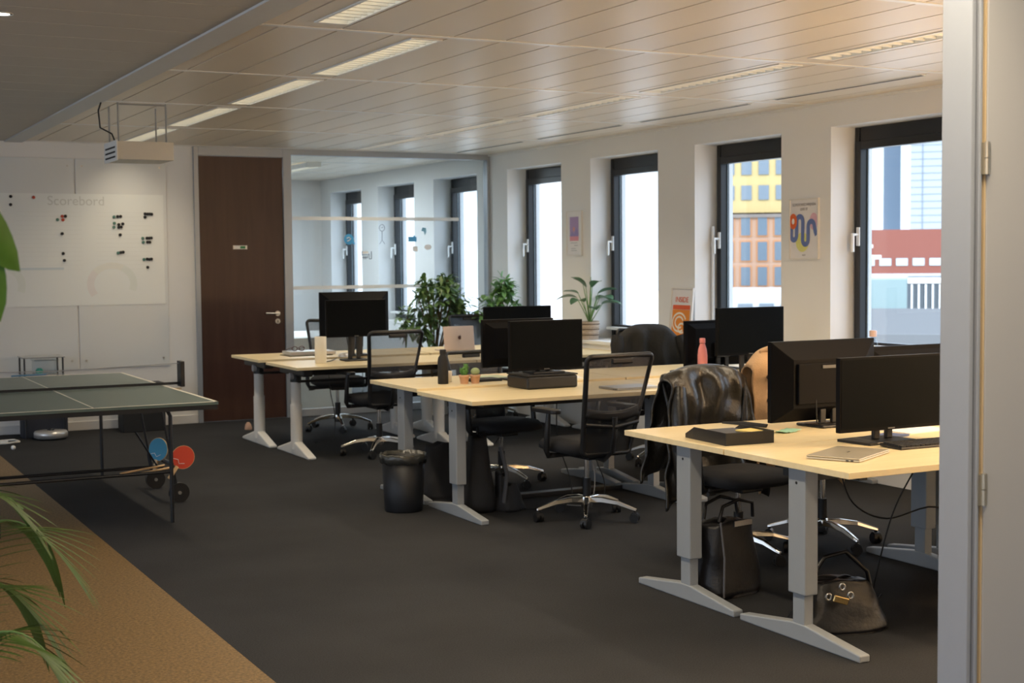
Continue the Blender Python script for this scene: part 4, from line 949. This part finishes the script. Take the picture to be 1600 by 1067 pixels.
f.box(TX1-.022,TX1-.004,TY0+.01,TYM-.02,TZ-.045,TZ-.018); f.box(TX1-.022,TX1-.004,TYM+.02,TY1-.01,TZ-.045,TZ-.018); f.box(TX0+.004,TX0+.022,TY0+.01,TYM-.02,TZ-.045,TZ-.018); f.box(TX0+.004,TX0+.022,TYM+.02,TY1-.01,TZ-.045,TZ-.018)
off(f,'apron',M['ttframe'])
for x in (TX1-.225,TX0+.225):
    for y,s_ in ((TY0+.28,1),(TY1-.28,-1)):
        off(MB().tube([(x,y,0),(x,y,.66),(x-.02,y,.70),(x-.06,y,TZ-.03)],.0125,8),'leg',M['ttframe'])
    # folding stays
for y,s_ in ((TY0+.28,1),):
    off(MB().tube([(TX0+.225,y,.315),(TX1-.225,y,.315)],.010,8),'cross_rail',M['ttframe'])
for x in (TX1-.02,TX0+.02):
    for y in (TYM-.33,TYM+.33):
        off(MB().tube([(x,y,.10),(x-.02,y,.24),(x-.02,y,.27)],.014,8).tube([(x-.02,y,.25),(x-.10,TYM+(y-TYM)*1.0,TZ-.04)],.009,8),'undercarriage_leg',M['ttframe'])
        w=MB(); w.cyl((x+.02,y-.02,.066),(x+.02,y+.025,.066),.066,n=28); w2=MB(); w2.cyl((x+.02,y-.026,.066),(x+.02,y-.02,.066),.012,n=12)
        o=off(w,'wheel',M['black'],.006); o2=w2.build('hub_cap',M['steel'],o)
    off(MB().tube([(x-.01,TYM-.33,.25),(x-.01,TYM+.33,.25)],.016,8),'undercarriage_rail',M['ttframe'])
off(MB().tube([(TX0+.10,TYM-.33,.25),(TX1-.10,TYM-.33,.25)],.010,8).tube([(TX1-.30,TY0+.9,.50),(TX1-.14,TYM-.33,.25)],.006,6),'stay',M['ttframe'])
nt=thing('table_tennis_net','sagging see-through net with black end posts on the table tennis table','net',(TM,TYM-.02,TZ))
MB().grid(lambda u,v:((u-.5)*(TX1-TX0+.22),0,.01+.14*v-.02*S(PI*u)*v),30,4).build('net_mesh',M['net'],nt)
MB().box(-.84,.84,-.002,.002,.004,.022).build('bottom_band',M['netd'],nt); 
MB().tube([(-.84,0,.151),(-.4,0,.14),(0,0,.131),(.4,0,.14),(.84,0,.151)],.003,6).build('top_cord',mat('net_cord',(.35,.36,.38),.7),nt)
for s_ in (-1,1):
    MB().box(s_*.845-.014,s_*.845+.014,-.05,.05,-.01,.165).build('net_post',M['black'],nt,bev=.002); MB().box(min(s_*.70,s_*.845),max(s_*.70,s_*.845),-.012,.012,-.03,-.019).build('clamp',M['brass'],nt)
def bat(label,loc,rot,m):
    t=thing('table_tennis_bat',label,'bat',loc); t.rotation_euler=rot
    MB().prism([(.076*K(a*PI/16),.080*S(a*PI/16)) for a in range(32)],-.003,.003).build('blade',M['wood'],t)
    MB().prism([(.073*K(a*PI/16),.077*S(a*PI/16)) for a in range(32)],-.006,-.003).prism([(.073*K(a*PI/16),.077*S(a*PI/16)) for a in range(32)],.003,.006).build('rubber',m,t)
    MB().box(-.013,.013,-.17,-.07,-.010,.010).build('handle',M['wood'],t,bev=.005)
    MB().tube([(-.05,-.04,.007),(-.02,-.03,.008),(0,-.05,.008),(.03,-.03,.008)],.002,5).build('print_line',SW,t)
bat('red-faced table tennis bat stored at the table undercarriage',(2.40,9.36,.30),(R(80),R(35),R(-10)),M['red'])
bat('blue-faced table tennis bat stored at the table undercarriage',(2.30,9.62,.33),(R(85),R(10),R(-50)),M['blue'])
tag(MB().cyl((1.95,9.20,.245),(2.26,9.30,.265),.007,n=8).cyl((2.0,9.16,.235),(2.28,9.26,.250),.007,n=8).build('wooden_sticks',M['wood']),'two thin pale wooden sticks lying on the table undercarriage','sticks')
tag(MB().cyl((1.55,11.98-1.0,.772),(1.80,11.98-1.0,.775),.006,n=8).build('blue_stick',mat('blue_stick_paint',(.05,.20,.38),.5)),'thin blue stick lying at the far end of the table tennis table','stick')
# things by the back wall
t=thing('side_table','small dark metal side table with a thin glass top by the white wall','table',(2.19,13.62,0))
MB().box(-.19,.19,-.16,.16,.738,.748).build('tabletop',mat('grey_glass_top',(.30,.32,.33),.15),t,bev=.003)
q=MB()
for x in (-.17,.17):
    for y in (-.14,.14): q.tube([(x,y,0),(x,y,.738)],.008,6)
q.build('frame',M['ttframe'],t)
t=thing('storage_container','clear plastic container with a green item on the small side table shelf','container',(2.22,13.62,.588))
MB().box(-.10,.10,-.09,.09,0,.12).build('tub',M['clear'],t,bev=.01); MB().box(-.11,.11,-.10,.10,.12,.132).build('lid',M['clear'],t)
MB().lathe([(.03,0.004),(.035,.03),(.02,.05)],12).build('green_item',M['teal'],t,loc=(-.05,-.02,0))
MB().box(-.18,.18,-.15,.15,.578,.586).build('shelf',mat('grey_glass_top',(.30,.32,.33),.15),bpy.data.objects['side_table'])
tag(MB().box(-.20,.20,-.10,.10,0,.34).build('storage_box',mat('dark_blue_box',(.018,.022,.035),.7),loc=(2.20,13.62,0),bev=.006),'dark blue storage box on the floor under the side table','box')
t=thing('robot_vacuum','round shiny metal disc device on the floor before the dark blue box','vacuum',(2.22,13.38,0))
MB().lathe([(.13,.01),(.15,.02),(.15,.06),(.14,.075),(.0,.08)],32,caps=False).build('body',M['silver'],t); MB().lathe([(.03,.08),(.03,.095),(.0,.1)],16,caps=False).build('turret',M['black'],t)
tag(MB().box(-.20,.20,-.12,.12,0,.46).build('storage_box',M['blackm'],loc=(3.10,13.60,0),bev=.006),'black storage box on the floor right of the side table','box')
tag(MB().tube([(1.6,13.2,.012),(1.8,13.15,.012),(1.92,13.22,.012),(1.9,13.38,.012),(1.75,13.36,.012),(1.65,13.28,.012),(1.82,13.2,.02)],.010,8).build('cable',M['wcable']),'white cable coiled on the floor by the back wall','cable')
tag(MB().lathe([(.02*S(PI*k/10)+.0001,.02-.02*K(PI*k/10)) for k in range(11)],16,caps=False).build('table_tennis_ball',M['white'],loc=(1.80,12.75,0)),'small white ball on the floor behind the table tennis table','ball')
# hanging projector box
t=thing('hanging_air_unit','cream box with black slots hanging from the ceiling by rods','hanging unit',(2.40,10.40,2.40))
MB().box(-.20,.20,-.20,.20,-.065,.065).build('housing',M['projector'],t,bev=.003)
MB().box(-.208,-.20,-.21,.21,-.072,.072).build('vent_panel',M['white'],t)
for k in range(3): MB().box(-.211,-.208,-.16,.16,-.043+.034*k-.006,-.043+.034*k+.006).build('slot',M['blackm'],t)
MB().tube([(-.18,-.15,.065),(-.18,-.15,.34)],.006,6).tube([(.16,-.15,.065),(.16,-.15,.34)],.006,6).tube([(-.18,-.15,.33),(.16,-.15,.33)],.006,6).tube([(-.18,.15,.065),(-.18,.15,.34)],.006,6).tube([(.16,.15,.065),(.16,.15,.34)],.006,6).build('hanger',mat('grey_rod',(.33,.33,.32),.4),t)
MB().tube([(-.20,-.12,.07),(-.22,-.12,.12),(-.30,-.12,.16),(-.31,-.12,.28),(-.29,-.12,.34)],.006,8).build('cable',M['cable'],t)
t=thing('downlight','small round downlight in the left ceiling','ceiling light',(.98,6.90,H))
MB().lathe([(.05,-.004),(.05,.0),(.035,.0),(.035,-.004)],24,caps=False).build('rim',M['white'],t); MB().lathe([(.035,-.002),(.001,-.002)],20).build('lens',M['eyeglow'],t)
# cables under desks
def cable(name,label,pts,r=.004,m=None):
    P_=[Vector(p) for p in pts]; out=[]
    for i in range(len(P_)-1):
        a=P_[max(i-1,0)];b=P_[i];c_=P_[i+1];d=P_[min(i+2,len(P_)-1)]
        for k in range(6):
            q=k/6; out.append(.5*((2*b)+(c_-a)*q+(2*a-5*b+4*c_-d)*q*q+(-a+3*b-3*c_+d)*q**3))
    out.append(P_[-1]); return tag(MB().tube(out,r,6).build(name,m or M['cable']),label,'cable')
cable('cable','black cable drooping under the nearest desk to the floor',[(4.45,4.65,.70),(4.36,4.70,.5),(4.33,4.75,.3),(4.40,4.9,.01),(4.6,5.05,.006)])
cable('cable','thin black cable hanging across under the front bench',[(4.18,4.86,.66),(4.25,4.85,.50),(4.42,4.82,.42),(4.7,4.8,.45),(4.9,4.75,.3),(5.0,4.9,.008)])
cable('cable','black cables hanging under the middle bench near the backpack',[(4.62,8.2,.68),(4.60,8.15,.4),(4.66,8.1,.15),(4.60,8.0,.008),(4.35,7.9,.006),(4.15,8.0,.006)])
cable('cable','black cable looping beside the middle bench chair base',[(4.88,8.1,.68),(4.84,8.1,.35),(4.90,8.05,.1),(4.75,7.9,.008),(4.5,7.95,.006)])
cable('cable','grey cable curling on the carpet behind the middle bench chair',[(4.72,7.95,.35),(4.76,7.95,.2),(4.72,7.9,.05),(4.62,7.85,.006),(4.5,8.0,.006)],m=mat('grey_cable',(.25,.25,.25),.5))
cable('cable','black cable hanging below the far bench screen',[(4.30,11.5,.765),(4.2,11.35,.758),(4.1,11.25,.757)])
cable('cable','black cable dropping to the floor at the far bench chair',[(4.52,12.3,.6),(4.50,12.2,.4),(4.50,12.1,.2),(4.40,11.9,.006),(4.2,11.8,.006)])
t=thing('cable_duct','grey cable duct lying on the floor under the middle bench','duct',(4.9,8.35,0))
MB().box(-.55,.55,-.04,.04,0,.03).build('channel',M['black'],t,bev=.004)
# glass bottle on ledge, radiator pipe
t=thing('glass_bottle','clear glass bottle with a peach cap on the window ledge at the right','bottle',(6.94,7.72,ZS))
MB().lathe([(.032,0),(.036,.01),(.036,.14),(.028,.17),(.022,.18),(.022,.2)],24).build('body',M['clear'],t); MB().lathe([(.026,.2),(.027,.24),(.02,.245)],18).build('cap',mat('peach_cap',(.80,.56,.46),.5),t)
tag(MB().cyl((7.19,10.00,ZS),(7.19,10.00,1.87),.013,n=10).cyl((7.19,10.00,1.70),(7.19,10.00,1.74),.02,n=10).build('blind_rod',M['white']),'slim white rod standing in the second window recess from the right','rod')
# meeting room furniture
t=thing('meeting_table','white meeting table behind the glass partition','table',(5.2,16.2,0))
MB().box(-.9,.9,-.6,.6,.71,.74).build('tabletop',M['white'],t,bev=.004)
for x in (-.8,.8):
    for y in (-.5,.5): MB().cyl((x,y,0),(x,y,.71),.025,n=12).build('leg',M['steel'],t)
def mchair(loc,rz,label):
    t=thing('meeting_chair',label,'chair',loc,rz,'dark chairs in the meeting room')
    MB().box(-.22,.22,-.22,.22,.43,.48).build('seat',M['fabric'],t,bev=.02); MB().grid(lambda u,v:((u-.5)*.44,-.22-.03*v+.05*(2*u-1)**2,.60+.33*v),10,5).build('backrest',M['fabric'],t,solid=.02)
    for s_ in (-1,1): MB().tube([(s_*.20,.2,0),(s_*.20,.2,.43)],.011,8).tube([(s_*.20,-.2,0),(s_*.20,-.2,.45),(s_*.19,-.23,.62)],.011,8).build('leg',M['steel'],t)
    return t
m0=mchair((4.75,17.05,0),R(180),'dark meeting chair behind the glass, nearest the dark door')
dup(m0,(5.35,17.1,0),R(176),'dark meeting chair behind the glass, right of the nearest one')
dup(m0,(5.75,15.3,0),R(5),'dark meeting chair behind the glass, near side of the white table')
t=thing('low_cabinet','low white cabinet with a dark gap behind the glass partition','cabinet',(5.15,14.7,0))
MB().box(-.45,.45,-.2,.2,.5,.78).box(-.45,.45,-.2,.2,0,.4).build('body',M['white'],t,bev=.004); MB().box(-.44,.44,-.18,.19,.4,.5).build('gap',M['blackm'],t)
# ------------------------------------------------------------------ outside
def vdir(az): return Vector((S(R(az)),K(R(az)),0)), Vector((K(R(az)),-S(R(az)),0))
def building(name,label,az,D,w,z0,z1,m,offs=0,depth=14,group=None):
    d,r=vdir(az); t=thing(name,label,'building',tuple(d*D+r*offs+Vector((0,0,z0))),-R(az),group)
    MB().box(-w/2,w/2,0,depth,0,z1-z0).build('wall',m,t); return t
def wins(t,m,x0,nx,dx,z0,nz,dz,w,h,frame=None,nm='window'):
    for j in range(nz):
        for i in range(nx):
            x=x0+i*dx; z=z0+j*dz
            if frame: MB().box(x-w/2-.15,x+w/2+.15,-.10,.0,z-.15,z+h+.15).build('window_surround',frame,t)
            MB().box(x-w/2,x+w/2,-.16,-.0,z,z+h).build(nm,m,t)
wg=mat('far_window_grey',(.17,.21,.25),.25); wg2=mat('far_window_blue',(.12,.16,.20),.25)
yb=building('apartment_tower','yellow apartment block above orange framed brick floors, seen through the third window',37.0,170,16,6.9,24,mat('yellow_render',(.50,.385,.175),.8))
wins(yb,wg,-5.9,7,2.0,1.5,4,2.95,1.2,1.7)
lb=building('brick_building','orange and brick lower storeys below the yellow block',37.0,169.2,16,-2.2,6.6,mat('pale_brick',(.40,.25,.17),.85))
wins(lb,wg2,-5.85,7,1.95,.5,3,2.95,1.1,2.2,frame=mat('orange_frame',(.46,.20,.07),.7))
MB().box(-8,8,-.3,.4,8.5,8.9).build('eaves',mat('dark_eaves',(.20,.17,.15),.8),lb)
wbs=building('white_annexe','low white building below the orange brick floors',37.6,150,14,-12,-1.8,mat('white_render',(.50,.53,.57),.8)); wins(wbs,wg,-6,6,2.2,7.2,1,3,1.5,1.6)
tw=building('grey_tower','blue grey tower at the left in the right-hand window',43.0,300,3.4,3,80,mat('blue_grey_render',(.15,.20,.26),.8),offs=-1.9)
wt=building('white_tower','tall white tower with a grid of floors in the right-hand window',43.9,285,14.5,3,80,mat('white_tower_render',(.36,.40,.44),.8),offs=4.4)
q=MB()
for i in range(24): q.box(-7.2,7.2,-.08,0,1+1.35*i,1.1+1.35*i)
for x in (-5.0,-.9,3.2): q.box(x-.12,x+.12,-.1,0,0,50)
q.build('facade_grid',mat('tower_joint',(.20,.24,.29),.8),wt)
rb=building('red_building','long red brown building across the right-hand window',43.6,220,26,-1,5.6,mat('red_brown_render',(.24,.08,.06),.85)); wins(rb,mat('far_window_pale',(.45,.55,.60),.3),-7,7,2.4,1.2,1,3,1.7,1.1)
MB().box(-9,-6.4,-.1,0,3.9,4.4).box(-9,-5.2,-.1,0,2.2,2.8).build('white_sign',M['white'],rb)
gb=building('teal_building','pale teal low building below the red one',42.6,160,9,-14,-.9,mat('teal_render',(.25,.34,.35),.7),offs=-2.0)
db=building('dark_hall','dark low hall with white vertical fins',43.5,136,7.5,-14,-.4,mat('dark_hall_render',(.09,.11,.13),.7),offs=3.1)
for i in range(8): MB().box(-3.4+i*.62,-3.4+i*.62+.16,-.3,0,10.2,13.0).build('fin',M['white'],db)
MB().box(-3.7,3.7,-.2,0,13.1,13.6).build('fascia',M['white'],db)
nr=building('flat_roof','grey flat roof and pale parapet just outside the right-hand window',42.8,62,22,-12,-2.2,mat('grey_roof',(.10,.105,.11),.9),depth=45)
MB().box(-11,11,0,.4,9.8,10.3).build('parapet',mat('grey_parapet',(.14,.145,.15),.9),nr)
whm=mat('white_facade',(.95,.95,.95),.8)
wb=building('white_office','bright white building filling the far windows',27.3,105,22.5,-14,40,whm,offs=.0)
for j in range(5):
    for i in range(6): MB().box(-10+i*3.7,-10+i*3.7+1.4,-.05,0,10+j*3.4,12+j*3.4).build('window',mat('pale_window',(.70,.77,.86),.3),wb)
st(MB().box(-150,500,25,600,-15.2,-15).build('ground',mat('pale_paving',(.62,.62,.60),.9)))
# unseen low pale hall, added to bounce daylight up to the ceiling
building('bounce_hall','unseen low pale hall added to bounce daylight indoors',25,40,40,-15,-7,mat('pale_roof',(.85,.86,.86),.6),offs=6,depth=50)
# ------------------------------------------------------------------ light
W=bpy.data.worlds.new('world'); scn.world=W; W.use_nodes=True; N=W.node_tree.nodes; L=W.node_tree.links
bg=N['Background']; tc=N.new('ShaderNodeTexCoord'); sp_=N.new('ShaderNodeSeparateXYZ'); L.new(tc.outputs['Generated'],sp_.inputs[0])
r=N.new('ShaderNodeValToRGB'); e=r.color_ramp.elements; e[0].position=0; e[0].color=(.36,.42,.50,1); e[1].position=.35; e[1].color=(.78,.90,1.1,1); q_=e.new(.10); q_.color=(.42,.49,.58,1)
L.new(sp_.outputs['Z'],r.inputs[0]); L.new(r.outputs[0],bg.inputs[0]); bg.inputs[1].default_value=3.2
sun=bpy.data.lights.new('sun','SUN'); sun.energy=2.0; sun.angle=R(1); sun.color=(1,.95,.87); so=bpy.data.objects.new('sun',sun); COL.objects.link(so)
so.rotation_euler=Vector((.25,.80,-.62)).to_track_quat('-Z','Y').to_euler()
def portal(name,loc,dirv,sx,sy):
    a=bpy.data.lights.new(name,'AREA'); a.shape='RECTANGLE'; a.size=sx; a.size_y=sy; a.cycles.is_portal=True
    o=bpy.data.objects.new(name,a); COL.objects.link(o); o.location=loc; o.rotation_euler=Vector(dirv).to_track_quat('-Z','Z').to_euler()
for yf in WF:
    portal('window_portal',(7.36,yf-WW/2,(ZS+ZL)/2),(-1,0,0),1.16,1.72)
for a,b in LW: portal('window_portal',(XL-.1,(a+b)/2,1.5),(1,0,0),b-a,2.0)
portal('window_portal',(-1.0,YB-.1,1.5),(0,1,0),3.2,2.0)
def area(name,loc,dirv,sx,sy,e,c):
    a=bpy.data.lights.new(name,'AREA'); a.shape='RECTANGLE'; a.size=sx; a.size_y=sy; a.energy=e; a.color=c
    o=bpy.data.objects.new(name,a); COL.objects.link(o); o.location=loc; o.rotation_euler=Vector(dirv).to_track_quat('-Z','Y').to_euler(); return o
# fluorescent tubes inside the ceiling fixtures
for x,yl,k in rows:
    for y0 in yl:
        a=area('lamp_tube',(x,y0+.85,H-.008),(0,0,-1),.12,1.45,((15 if y0<8 else 8) if k=='lit' else 9) if y0>4 else 22,(1,.83,.60)); a.data.spread=R(125)
for x in (4.55,5.6,2.6): area('lamp_tube',(x,16.35,H-.07),(0,0,-1),.12,1.45,40,(.82,.92,1))
# unseen warm lights added to warm the ceiling, right pier and near floor
for loc,e in (((6.35,3.45,1.75),105),((.6,1.2,2.2),26)):
    pl=bpy.data.lights.new('warm_fill','POINT'); pl.energy=e; pl.shadow_soft_size=.2; pl.color=(1,.62,.28); o=bpy.data.objects.new('warm_fill',pl); COL.objects.link(o); o.location=loc
# ------------------------------------------------------------------ camera
cd=bpy.data.cameras.new('camera'); cam=bpy.data.objects.new('camera',cd); COL.objects.link(cam); scn.camera=cam
yaw,pit,rol=.481775,.0577084,-.00906075
F=Vector((S(yaw)*K(pit),K(yaw)*K(pit),-S(pit))); rt=Vector((K(yaw),-S(yaw),0)); up=rt.cross(F)
r2=rt*K(rol)+up*S(rol); u2=-rt*S(rol)+up*K(rol)
mw=Matrix((( r2.x,u2.x,-F.x,0),(r2.y,u2.y,-F.y,0),(r2.z,u2.z,-F.z,1.6),(0,0,0,1))); cam.matrix_world=mw
cd.sensor_width=36; cd.lens=2209.1/1600*36; cd.clip_start=.05; cd.clip_end=2000
cd.dof.use_dof=True; cd.dof.focus_distance=6.0; cd.dof.aperture_fstop=5.6
vs=scn.view_settings; vs.view_transform='Standard'; vs.look='None'; vs.gamma=1; vs.use_curve_mapping=False; vs.exposure=0.28
scn.cycles.max_bounces=10; scn.cycles.diffuse_bounces=5; scn.cycles.transparent_max_bounces=16; scn.cycles.use_denoising=True; scn.cycles.sample_clamp_indirect=6
scn.cycles.caustics_reflective=False; scn.cycles.caustics_refractive=False
